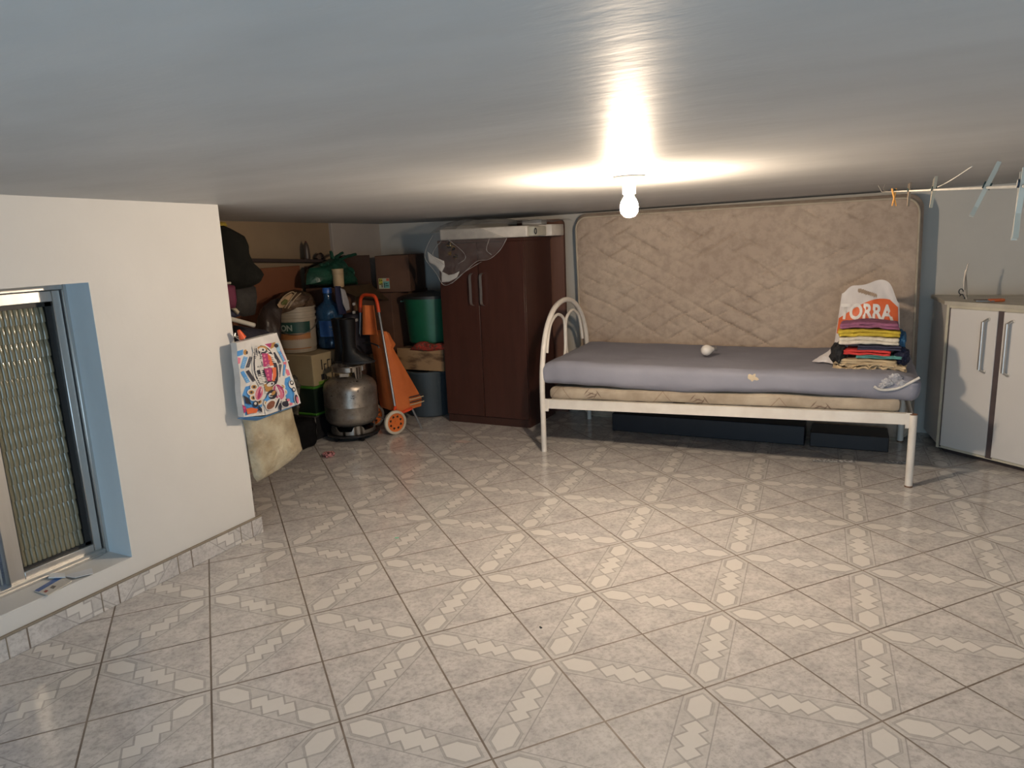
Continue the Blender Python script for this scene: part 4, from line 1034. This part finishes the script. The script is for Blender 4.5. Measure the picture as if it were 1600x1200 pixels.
# water jug
JC=(-3.455,3.925,0); jg=thing('water_jug','translucent blue water jug with blue cap beside the paint bucket','jug',(JC[0],JC[1],.584))
mj,ntj,bj=newmat('blue_jug_plastic'); bj.inputs['Base Color'].default_value=(.03,.10,.21,1); bj.inputs['Roughness'].default_value=.12; bj.inputs['Coat Weight'].default_value=.5
tj=ntj.nodes.new('ShaderNodeBsdfTransparent'); tj.inputs[0].default_value=(.25,.45,.68,1); mj2=ntj.nodes.new('ShaderNodeMixShader'); mj2.inputs[0].default_value=.55
ntj.links.new(tj.outputs[0],mj2.inputs[1]); ntj.links.new(bj.outputs[0],mj2.inputs[2]); ntj.links.new(mj2.outputs[0],ntj.nodes['Material Output'].inputs[0]); bump(ntj,bj,noisen(ntj,texco(ntj),20,3),.25,.02)
bm=nb(); lathe(bm,[(0,.586),(.075,.586),(.090,.596),(.093,.62),(.093,.655),(.088,.662),(.093,.670),(.093,.720),(.087,.728),(.093,.736),(.093,.785),(.088,.793),(.093,.801),(.093,.845),(.085,.875),(.060,.900),(.036,.915),(.030,.930),(.030,.985),(0,.985)],JC,48); link('jug_body',bm,mj,jg)
bm=nb(); lathe(bm,[(.0,1.010),(.030,1.010),(.034,1.004),(.034,.975),(.031,.972),(.0,.972)],JC,28); link('cap',bm,mat('blue_cap',(.03,.12,.42),.35),jg)
aj=math.atan2(-JC[1],-JC[0])
band_c(JC,.0945,.0945,.675,.785,aj-.9,aj+1.0,mat('blue_jug_label',(.03,.14,.42),.4,0,(.02,.09,.30),7),'label',jg)
bm=nb()
for k,(z,w_) in enumerate(((.742,.055),(.735,.05),(.715,.03))):
    for s in range(5):
        x0=(s-2.5)*w_/4; f_=cyl_txt(JC,.0958,z,aj+.25,1); 
        vv=[bm.verts.new(f_(x0+a,b2)) for a,b2 in ((0,0),(w_/6,.001),(w_/6,.005),(0,.004))]; bm.faces.new(vv)
link('white_print',bm,mat('pale_ink',(.5,.55,.6),.5),jg,smooth=False)
# green bag and cup on the cartons
gbag=thing('green_carrier_bag','knotted dark green plastic bag on the cardboard box in the alcove','bag',(-3.58,4.1,1.0))
M_gb=mat('green_bag_film',(.012,.070,.043),.38,0,(.008,.036,.024),9,.7,22)
bm=pouch([(478,445),(479,430),(484,419),(497,414),(510,408),(520,402),(530,404),(538,416),(545,425),(553,436),(556,446),(530,447),(500,447)],('x',-3.58),.18,.03,9,7,ridge=.03); link('bag_body',bm,M_gb,gbag)
for q in (((520,404),(518,397),(516,392)),((524,405),(530,398),(536,395)),((528,408),(542,401),(556,397)),((512,412),(505,414),(500,413)),((540,418),(550,422),(552,428),(546,431)),((545,440),(553,434),(558,443))):
    bm=nb(); sp=smooth_path([atx(u,v,-3.53) for u,v in q],5); tube(bm,sp,[.016*(1-.45*k/(len(sp)-1)) for k in range(len(sp))],8)
    for v in bm.verts: v.co+=noise.noise_vector(v.co*40)*.006
    link('bag_ear',bm,M_gb,gbag)
cp=thing('plastic_cup','beige tall cup standing upside down before the green bag','cup',(-3.42,3.985,1.002))
p=Vector((-3.465,4.065,0)); bm=nb(); lathe(bm,[(.033,1.003),(.034,1.003),(.0385,1.012),(.041,1.12),(.0425,1.125),(.0425,1.132),(.040,1.132),(.035,1.02),(0,1.02)],p,30); link('cup_body',bm,mat('beige_cup',(.50,.37,.22),.5),cp)
bm=nb(); lathe(bm,[(.0412,1.095),(.0422,1.095),(.0425,1.100),(.0415,1.100)],p,30); link('cup_ring',bm,mat('beige_cup_ring',(.42,.30,.18),.5),cp)
# shelf board on the alcove wall with small things, leaning boards below
bm=nb(); vs=box(bm,(-3.80,3.05,1.198),(-3.685,4.34,1.220),.002,1)
for v in bm.verts: v.co.z+=-(v.co.y-3.8)*.055
tag(link('shelf_board',bm,mat('dark_shelf_wood',(.045,.03,.027),.6),loc=(-3.74,3.7,1.2)),'narrow dark wall shelf high in the alcove','shelf')
p=atx(480,404,-3.725); zb=1.2205-(p.y-3.8)*.055
bt=thing('small_bottle','small dark pointed bottle standing on the alcove shelf','bottle',(p.x,p.y,zb)); bm=nb(); lathe(bm,[(0,.0),(.022,.0),(.024,.01),(.023,.07),(.018,.10),(.010,.118),(.0,.125)],(p.x,p.y,zb),24); link('bottle_body',bm,mat('dark_bottle',(.07,.05,.04),.4),bt)
bm=nb(); lathe(bm,[(0,.122),(.006,.120),(.007,.128),(0,.132)],(p.x,p.y,zb),16); link('bottle_top',bm,mat('dark_red_cap',(.12,.02,.02),.4),bt)
p=atx(500,405,-3.725); zb=1.2205-(p.y-3.8)*.055; bm=nb(); lump(bm,(p.x,p.y,zb+.02),(.06,.06,.055),.4,2,3,3,flat=zb); tag(link('brown_lump',bm,mat('brown_clay',(.09,.055,.035),.8),loc=(p.x,p.y,zb)),'little brown lump beside the bottle on the alcove shelf','ornament')
bm=nb(); box(bm,(-3.795,3.36,.0),(-3.775,4.02,1.165),.002,1); tag(link('leaning_board',bm,mat('red_brown_board',(.20,.075,.035),.6,0,(.17,.06,.028),3),loc=(-3.785,3.7,0)),'wide red-brown board standing under the alcove shelf','board')
bm=nb(); box(bm,(-3.742,4.028,1.002),(-3.71,4.11,1.155),.002,1); tag(link('narrow_board',bm,mat('dark_board_brown',(.06,.03,.022),.6),loc=(-3.71,4.0,1.0)),'narrow dark board beside the red-brown board','board')
# bags on the floor before the bin
bm=nb(); softbox(bm,(-3.42,3.37,.10),(.36,.24,.19),.05,(14,12,8),.02,7,3); tag(link('black_sack',bm,mat('matte_black_film',(.005,.005,.006),.7,spec=.15),loc=(-3.42,3.37,.0)),'black sack on the dark floor left of the gas cylinder','sack')
bm=nb(); lump(bm,(-3.46,3.40,.36),(.26,.16,.34),.35,2.4,5,4,flat=.2,ridge=True); tag(link('clear_bag',bm,mat('dark_clear_film',(.14,.12,.09),.15,0,(.03,.03,.025),16,1,30),loc=(-3.46,3.40,.2)),'shiny see-through bag of dark things behind the painted bag','bag')
bm=nb(); box(bm,(-3.40,3.205,.150),(-3.26,3.245,.31),.01,2,rz=.2); box(bm,(-3.40,3.205,.19),(-3.26,3.2449,.20),0); tag(link('blue_pack',bm,mat('teal_blue_pack',(.01,.08,.14),.35,0,(.01,.04,.08),20),loc=(-3.33,3.22,.2)),'dark teal pack peeping out behind the painted bag','pack')
bm=pouch([(404,520),(405,495),(412,478),(425,468),(436,466),(434,490),(432,520),(430,580),(420,630),(404,630),(402,570)],('x',-3.50),.14,.02,9,3,ridge=.02); 
for v in bm.verts: pass
tag(link('dark_bundle',bm,mat('brown_black_bundle',(.035,.022,.018),.4,0,(.018,.012,.012),9,.6,20),loc=(-3.5,3.45,.8)),'dark bundle hanging in front of the red-brown board','bundle')

# ------------------------------------------------------------------ coat stand just behind the corner, and what hangs there
ps=atx(355,480,-3.02)
cs=thing('coat_stand','dark wooden coat stand just behind the wall corner','coat stand',(ps.x,ps.y,0))
M_dw=mat('dark_stand_wood',(.05,.032,.022),.6)
bm=nb(); tube(bm,[(ps.x,ps.y,.01),(ps.x,ps.y,1.24)],.012,10); link('post',bm,M_dw,cs)
bm=nb(); lathe(bm,[(0,0),(.020,0),(.020,.012),(.013,.02),(0,.02)],(ps.x,ps.y,0),20); link('foot',bm,M_dw,cs)
for d in ((.02,-.10,1.21),(.10,-.28,1.06),(.17,-.25,.99)):
    bm=nb(); tube(bm,[(ps.x,ps.y,d[2]-.03),(ps.x+d[0]*.6,ps.y+d[1]*.6,d[2]-.01),(ps.x+d[0],ps.y+d[1],d[2]+.03)],.007,8); link('peg_arm',bm,M_dw,cs)
bm=pouch([(336,353),(345,350),(360,357),(375,365),(379,375),(384,398),(394,414),(406,424),(410,432),(405,442),(393,448),(370,452),(352,448),(338,446),(330,400)],('x',-2.96),.13,.02,8,2,ridge=.02)
tag(link('rain_jacket',bm,mat('black_green_cloth',(.013,.013,.011),.9,0,(.008,.008,.007),9,.5,20,spec=.1),loc=(-2.96,2.7,1.4)),'black rain jacket hanging high behind the wall corner','jacket')
bm=pouch([(330,352),(340,346),(350,347),(354,353),(345,357)],('x',-2.97),.05,.006,12,2); tag(link('yellow_cap',bm,mat('dark_yellow_cloth',(.28,.20,.02),.8),loc=(-2.97,2.6,1.42)),'dull yellow cap on top of the hanging black jacket','cap')
bm=pouch([(335,448),(352,444),(366,446),(368,470),(366,484),(350,486),(338,488)],('x',-2.88),.05,.01,12,2)
mb=thing('magenta_bag','magenta bag with pale clip hanging beside the wall corner','bag',(-2.88,2.57,1.1)); link('bag_body',bm,mat('dark_magenta_cloth',(.12,.012,.045),.7,0,(.08,.01,.03),9),mb)
bm=nb(); tube(bm,smooth_path([atx(345,411,-2.86),atx(348,430,-2.86),atx(350,438,-2.86),atx(346,441,-2.86)],5),.0045,8); tube(bm,[atx(348,443,-2.86),atx(360,442,-2.86)],.006,6); link('pale_clip',bm,mat('pale_clip',(.36,.34,.29),.5),mb)
bm=pouch([(362,448),(396,446),(398,470),(397,492),(380,495),(366,490)],('x',-2.99),.08,.015,9,4,ridge=.02); tag(link('dark_garment',bm,mat('charcoal_cloth',(.020,.017,.015),.8,0,(.012,.010,.009),9,.5,30),loc=(-2.99,2.75,1.0)),'charcoal garment hanging under the black jacket','garment')
bm=pouch([(350,486),(362,482),(372,486),(374,494),(360,498),(352,497)],('x',-2.84),.05,.008,12,4)
nv=thing('navy_pouch','navy pouch with a cream flap above the white tube','pouch',(-2.84,2.5,.98)); link('pouch_body',bm,mat('navy_pouch_cloth',(.012,.014,.04),.7),nv)
bm=pouch([(361,482),(368,481),(374,487),(371,492),(366,487)],('x',-2.81),.02,.004,12,4); link('cream_flap',bm,mat('cream_flap',(.40,.35,.27),.7),nv)
a=atx(352,496,-2.82); b_=atx(396,508,-2.82); bm=nb(); tube(bm,[a+(a-b_)*.4,b_],.0115,20); tb=thing('plastic_tube','white plastic tube sticking out past the wall corner','tube',tuple(a)); link('pipe',bm,mat('white_pvc',(.50,.48,.43),.4),tb)
bm=nb(); tube(bm,[b_-(b_-a)*.03,b_+(b_-a)*.015],.0122,20); link('end_collar',bm,mat('white_pvc_end',(.38,.36,.33),.5),tb)
bm=pouch([(366,508),(390,512),(412,515),(425,522),(430,545),(420,575),(380,580),(368,540)],('x',-2.92),.12,.015,7,5,ridge=.015); tag(link('navy_garment',bm,mat('navy_black_cloth',(.010,.012,.03),.8,0,(.018,.012,.014),7,.5,30),loc=(-2.92,2.7,.8)),'navy garment hanging behind the painted bag','garment')

# ------------------------------------------------------------------ painted bag and pale plastic bag hanging at the wall corner
PBX=-2.435
def pb(px,py,off=0):
    u=350+px*.21672; v=500+py*.21672; p=atx(u,v,PBX)
    s=max(0,min(1,(px-90)/460)); t=max(0,min(1,(py-100)/580))
    return p+Vector((.012*math.sin(PI*s)*math.sin(PI*t)+noise.noise(Vector((px*.012,py*.012,2)))*.004+off,0,0))
pbg=thing('painted_bag','gift bag with colourful folk pattern and white top hanging at the wall corner','bag',tuple(pb(250,100)))
cols=dict(W=(.62,.60,.57),B=(.07,.27,.60),K=(.02,.02,.035),M=(.36,.03,.14),O=(.62,.13,.04),Y=(.42,.22,.06),P=(.62,.16,.24),G=(.16,.16,.18),L=(.25,.45,.62),R=(.20,.07,.04))
keys=list(cols); MP=[mat('print_'+k,cols[k],.5) for k in keys]
front=[(88,165),(236,128),(380,92),(440,265),(497,432),(553,600),(430,642),(300,685),(220,690),(140,700),(120,520),(104,340)]
bm=nb()
def f(s,t):
    x=(88+52*t)*(1-s)+(380+173*t)*s; y0=165-73*s; y1=700-15*s/.4 if s<.4 else 685-85*(s-.4)/.6
    return pb(x,y0+(y1-y0)*t,0)
cloth_sheet(bm,f,30,36)
F=bm.faces[:]; 
ret=bmesh.ops.extrude_face_region(bm,geom=F,use_keep_orig=True); 
for v in [g_ for g_ in ret['geom'] if isinstance(g_,bmesh.types.BMVert)]: v.co+=Vector((-.030,-.004,.0))
bmesh.ops.remove_doubles(bm,verts=bm.verts,dist=.0002)
link('bag_body',bm,mat('glossy_white_paper',(.62,.60,.58),.35),pbg)
bm=nb(); lay=[0]
def D(k,pts,sub=2):
    lay[0]+=1; poly2(bm,pts,lambda x,y:pb(x,y,.0010+.00003*lay[0]),keys.index(k),sub)
def ell(cx,cy,rx,ry,rot=0,a0=0,a1=360,n=20):
    o=[]; cr_,sr=math.cos(math.radians(rot)),math.sin(math.radians(rot))
    for i in range(n+1 if a1-a0<360 else n):
        t=math.radians(a0+(a1-a0)*i/n); x,y=rx*math.cos(t),ry*math.sin(t); o.append((cx+x*cr_-y*sr,cy+x*sr+y*cr_))
    return o
def strip(x0,y0,x1,y1,w,k,n=0,k2=None):
    L=math.hypot(x1-x0,y1-y0); dx,dy=(x1-x0)/L,(y1-y0)/L; nx,ny=-dy*w/2,dx*w/2
    D(k,[(x0+nx,y0+ny),(x1+nx,y1+ny),(x1-nx,y1-ny),(x0-nx,y0-ny)],0)
    for i in range(n):
        t=(i+.5)/n*L; h=L/n*.22; cx_,cy_=x0+dx*t,y0+dy*t; q=.72
        D(k2,[(cx_+dx*h+nx*q,cy_+dy*h+ny*q),(cx_-dx*h+nx*q,cy_-dy*h+ny*q),(cx_-dx*h-nx*q,cy_-dy*h-ny*q),(cx_+dx*h-nx*q,cy_+dy*h-ny*q)],0)
D('B',[(92,225),(135,212),(133,250),(105,262),(94,262)]); D('P',[(100,268),(118,275),(114,312),(100,318)])
D('B',[(145,560),(130,545),(150,480),(185,470),(200,520),(225,540),(262,560),(270,620),(240,660),(150,690)])
D('B',[(430,420),(465,405),(492,480),(520,590),(480,600),(440,560),(425,500)]); D('L',[(355,170),(385,165),(400,215),(380,235)])
D('P',[(398,205),(412,240),(440,300),(438,345),(420,330),(405,270)]); D('P',[(435,350),(458,360),(470,395),(448,402),(436,380)])
D('M',[(270,178),(338,165),(325,200),(290,212)]); D('Y',[(340,165),(365,158),(352,195),(322,212)]); D('K',ell(368,185,16,14,20)); D('Y',ell(150,232,12,20,10)); D('K',ell(160,235,7,13,10))
# chevrons left and right
strip(150,265,125,350,26,'B',7,'L'); strip(125,370,165,450,26,'B',6,'L'); strip(185,265,160,345,22,'K',7,'G'); strip(160,365,205,440,24,'K',7,'G')
strip(200,330,222,400,10,'G'); strip(345,235,385,310,24,'K',7,'G'); strip(390,318,375,410,22,'K',7,'G'); strip(390,225,420,300,20,'B',7,'L'); strip(425,320,415,400,14,'B',6,'L')
# the long oval
D('W',ell(285,350,92,182,-10)); D('K',ell(285,350,84,170,-10)); D('W',ell(278,350,66,156,-10)); D('Y',ell(258,215,42,28,-10)); D('Y',ell(300,485,44,30,-10))
D('K',ell(262,225,34,22,-10)); D('W',ell(262,214,26,16,0)); D('K',ell(268,214,7,8)); D('K',ell(322,455,34,24,-10)); D('W',ell(318,462,28,15,-20)); D('K',ell(328,458,7,7))
D('M',[(258,240),(300,240),(320,300),(325,330),(268,338)]); D('O',[(296,240),(322,262),(342,325),(318,330),(303,285)])
D('M',[(270,350),(325,342),(330,400),(325,440),(290,440)]); D('O',[(328,342),(356,340),(358,400),(345,440),(330,440),(335,390)])
for i in range(3): D('P',ell(275+i*5,258+i*26,7,8)); D('P',ell(298+i*4,368+i*28,7,8))
strip(210,205,240,340,26,'K',16,'W'); strip(232,360,275,515,22,'K',16,'W'); strip(245,240,262,335,10,'K',9,'W'); strip(268,358,292,450,10,'K',9,'W')
strip(196,190,300,680,7,'W'); strip(225,185,270,510,5,'W'); strip(108,358,452,292,7,'W')
# flower below
for a_ in range(0,360,30):
    cx_,cy_=300+118*math.cos(math.radians(a_)),520+78*math.sin(math.radians(a_))
    if cy_>500 or abs(cx_-300)>80:
        D('W',ell(cx_,cy_,26,24)); D('Y',ell(cx_,cy_,18,15)); D('K',ell(cx_,cy_,8,9))
D('W',ell(380,520,46,66,-25)); D('M',ell(378,518,38,58,-25)); D('P',ell(388,524,17,46,-25)); D('W',ell(370,505,8,40,-25))
D('W',ell(236,528,34,58,12)); D('P',ell(236,526,27,50,12)); D('M',ell(240,528,12,42,12))
D('K',ell(332,535,36,34)); D('W',ell(322,540,18,16)); D('Y',ell(340,525,12,20,40)); D('B',[(298,535),(310,560),(330,575),(308,582),(300,605),(290,582),(270,575),(290,560)])
D('W',ell(330,610,46,40,-30)); D('R',ell(325,612,36,24,-50)); D('W',ell(370,598,16,46,20)); D('K',ell(372,600,8,40,20)); D('K',ell(395,625,10,30,-10))
D('W',ell(435,600,34,30)); D('K',ell(430,605,26,20,20)); D('K',ell(440,580,10,16,-30)); D('P',ell(452,575,12,10)); D('P',ell(470,605,14,10,-20)); D('W',ell(516,570,20,40,-10)); D('K',ell(514,570,14,34,-10)); D('P',ell(520,576,7,26,-10))
D('W',ell(475,462,22,30,-20)); D('K',ell(474,452,14,18,-30)); D('W',ell(474,450,8,9)); D('K',ell(492,500,12,18,-20)); D('W',ell(492,500,7,10,-20))
D('O',[(150,640),(185,630),(235,640),(230,655),(195,655),(225,668),(190,672),(160,680)]); D('M',[(122,610),(150,625),(150,660),(132,672)]); D('K',[(130,540),(160,560),(190,610),(150,600)]); D('K',ell(215,605,18,22)); D('W',ell(212,600,9,10)); D('K',[(232,610),(262,640),(268,668),(240,650)])
link('printed_pattern',bm,MP,pbg,smooth=False)
bm=nb()
def f(s,t):
    x=140+(548-140)*s; y0=698-(698-603)*max(0,(s-.35)/.65)**1.1; return pb(x-6*t,y0+28*t*math.sin(min(1,s*1.1+.1)*PI)**.6,-.004-.03*t)
cloth_sheet(bm,f,24,6,.002); link('blue_underside',bm,mat('print_blue_bottom',(.05,.24,.55),.45),pbg)
bm=nb(); tube(bm,smooth_path([pb(150,165,-.022),Vector((-2.50,2.25,.905)),Vector((-2.55,CY+.035,.925)),Vector((-2.50,2.30,.90)),pb(330,130,-.022)],6),.002,6); link('string_handle',bm,M_line,pbg)
bm=nb(); tube(bm,[pb(170,130,-.03),pb(140,75,-.03)],[.016,.007],12); tag(link('orange_cone',bm,mat('bright_orange_plastic',(.75,.10,.02),.4),loc=tuple(pb(170,130,-.03))),'bright orange plastic tip sticking out of the painted bag','tool')
hk=nb(); tube(hk,smooth_path([(-2.55,CY-.001,.925),(-2.55,CY+.03,.918),(-2.55,CY+.042,.935)],5),.004,8); tag(link('wall_hook',hk,M_alu,loc=(-2.55,CY,.92)),'small metal hook on the end of the left wall','hook')
# pale plastic bag below
plb=thing('pale_plastic_bag','pale translucent plastic bag hanging below the painted bag','bag',tuple(atx(410,650,-2.50)))
bm=pouch([(372,630),(452,625),(458,650),(466,680),(472,703),(455,719),(438,731),(418,745),(402,753),(396,745),(390,715),(383,670)],('x',-2.505),.09,.014,11,3,K=12,ridge=.014)
m_,nt_,b_2=newmat('milky_bag_film'); co=texco(nt_); sp_=nt_.nodes.new('ShaderNodeSeparateXYZ')
f1=noisen(nt_,co,8,4,.6); nt_.links.new(ramp(nt_,f1,[(.35,(.38,.31,.20)),(.62,(.58,.52,.38))]),b_2.inputs['Base Color']); b_2.inputs['Roughness'].default_value=.3
b_2.inputs['Transmission Weight'].default_value=0; bump(nt_,b_2,noisen(nt_,co,16,4,.6),.8,.02)
tr_=nt_.nodes.new('ShaderNodeBsdfTransparent'); mx_=nt_.nodes.new('ShaderNodeMixShader'); mx_.inputs[0].default_value=.72
nt_.links.new(tr_.outputs[0],mx_.inputs[1]); nt_.links.new(b_2.outputs[0],mx_.inputs[2]); nt_.links.new(mx_.outputs[0],nt_.nodes['Material Output'].inputs[0])
link('bag_film',bm,m_,plb)
bm=pouch([(390,700),(420,692),(445,682),(460,688),(466,702),(440,722),(404,744),(396,735)],('x',-2.51),.05,.01,10,3); link('bag_contents',bm,mat('cream_paper',(.58,.50,.33),.8),plb)
bm=pouch([(384,655),(405,652),(410,690),(398,700),(388,695)],('x',-2.51),.04,.01,10,3); link('brown_contents',bm,mat('brown_paper',(.22,.13,.08),.8),plb)
bm=nb(); tube(bm,smooth_path([atx(395,632,-2.505),Vector((-2.55,2.27,.80)),Vector((-2.555,CY+.032,.92))],5),.003,6); link('bag_neck',bm,m_,plb)

# ------------------------------------------------------------------ small things on the floor and the sill
p=atz(514,713,.0); bm=nb()
tube(bm,[p+Vector((.026*math.cos(t)*(1+.18*math.sin(5*t)),.026*math.sin(t)*(1+.18*math.sin(5*t)),.014+.008*math.sin(7*t))) for t in [2*PI*k/70 for k in range(70)]],[.0085+.004*math.sin(k*1.9) for k in range(70)],8,closed=True)
tag(link('scrunchie',bm,mat('pink_dark_cloth',(.50,.22,.22),.8,0,(.10,.04,.04),60,.4,90,lo=.42,hi=.5),loc=tuple(p)),'crumpled pink and dark scrunchie on the floor before the gas cylinder','scrunchie')
p=atz(722,691,.0); bm=nb()
def f(s,t):
    q=p+Vector(((s-.5)*.095+(t-.5)*.02,(t-.5)*.05,.003+.010*abs(noise.noise(Vector((s*4,t*4,1)))))); return q
cloth_sheet(bm,f,10,8,.001); tag(link('paper_scrap',bm,mat('pinkish_paper',(.50,.40,.36),.7),loc=tuple(p)),'crumpled pale paper scrap on the floor before the wardrobe','paper')
p=atz(620,841,0); bm=nb(); box(bm,p+Vector((-.009,-.004,.001)),p+Vector((.009,.004,.004)),.001,1,rz=.4); tag(link('green_scrap',bm,mat('mint_foil',(.20,.55,.38),.3),loc=tuple(p)),'tiny mint green scrap on the floor tiles','scrap')
p=atz(845,981,0); bm=nb(); box(bm,p+Vector((-.003,-.006,.001)),p+Vector((.003,.006,.004)),.001,1,rz=1.0); tag(link('dark_crumb',bm,M_black,loc=tuple(p)),'tiny dark crumb on the floor in front','crumb')
ZS=WZ0+.0015
def onsill(u,v,z=ZS+.002): return atz(u,v,z)
bk_=thing('leaflet','folded printed leaflet with a blue strip lying on the window sill','leaflet',tuple(onsill(88,918,ZS)))
q=[onsill(55,925),onsill(72,931),onsill(108,906),onsill(95,906)]
def quad(pts,th,name,mt_,par,dz=0):
    bm=nb(); f_=bm.faces.new([bm.verts.new(Vector((p.x,p.y,ZS+.0015+dz))) for p in pts]); r=bmesh.ops.extrude_face_region(bm,geom=[f_])
    for v in [g_ for g_ in r['geom'] if isinstance(g_,bmesh.types.BMVert)]: v.co.z+=th
    return link(name,bm,mt_,par,smooth=False)
quad([onsill(54,924),onsill(75,931),onsill(113,908),onsill(92,901)],.003,'leaflet_page',mat('leaflet_cream',(.66,.62,.56),.5),bk_)
quad([onsill(54,924),onsill(61,925.5),onsill(98,904),onsill(92,901)],.0006,'blue_strip',mat('leaflet_blue',(.02,.10,.34),.4),bk_,.0032)
quad([onsill(68,926),onsill(72,927),onsill(76,924),onsill(72,923)],.0006,'red_dot',mat('leaflet_red',(.30,.06,.05),.5),bk_,.0032)
quad([onsill(78,920),onsill(84,921),onsill(88,917),onsill(82,916)],.0006,'grey_picture',mat('leaflet_grey',(.18,.16,.14),.5),bk_,.0032)
wp=thing('folded_paper','white folded paper strip lying over the leaflet on the sill','paper',tuple(onsill(105,903,ZS)))
quad([onsill(76,906),onsill(80,898.5),onsill(102,899),onsill(103,905)],.004,'paper_roll',mat('bright_white_paper',(.86,.87,.88),.6),wp,.006)
quad([onsill(103,903),onsill(106,900),onsill(144,890),onsill(146,898),onsill(118,905)],.002,'receipt',mat('receipt_paper',(.74,.75,.78),.6),wp,.005)
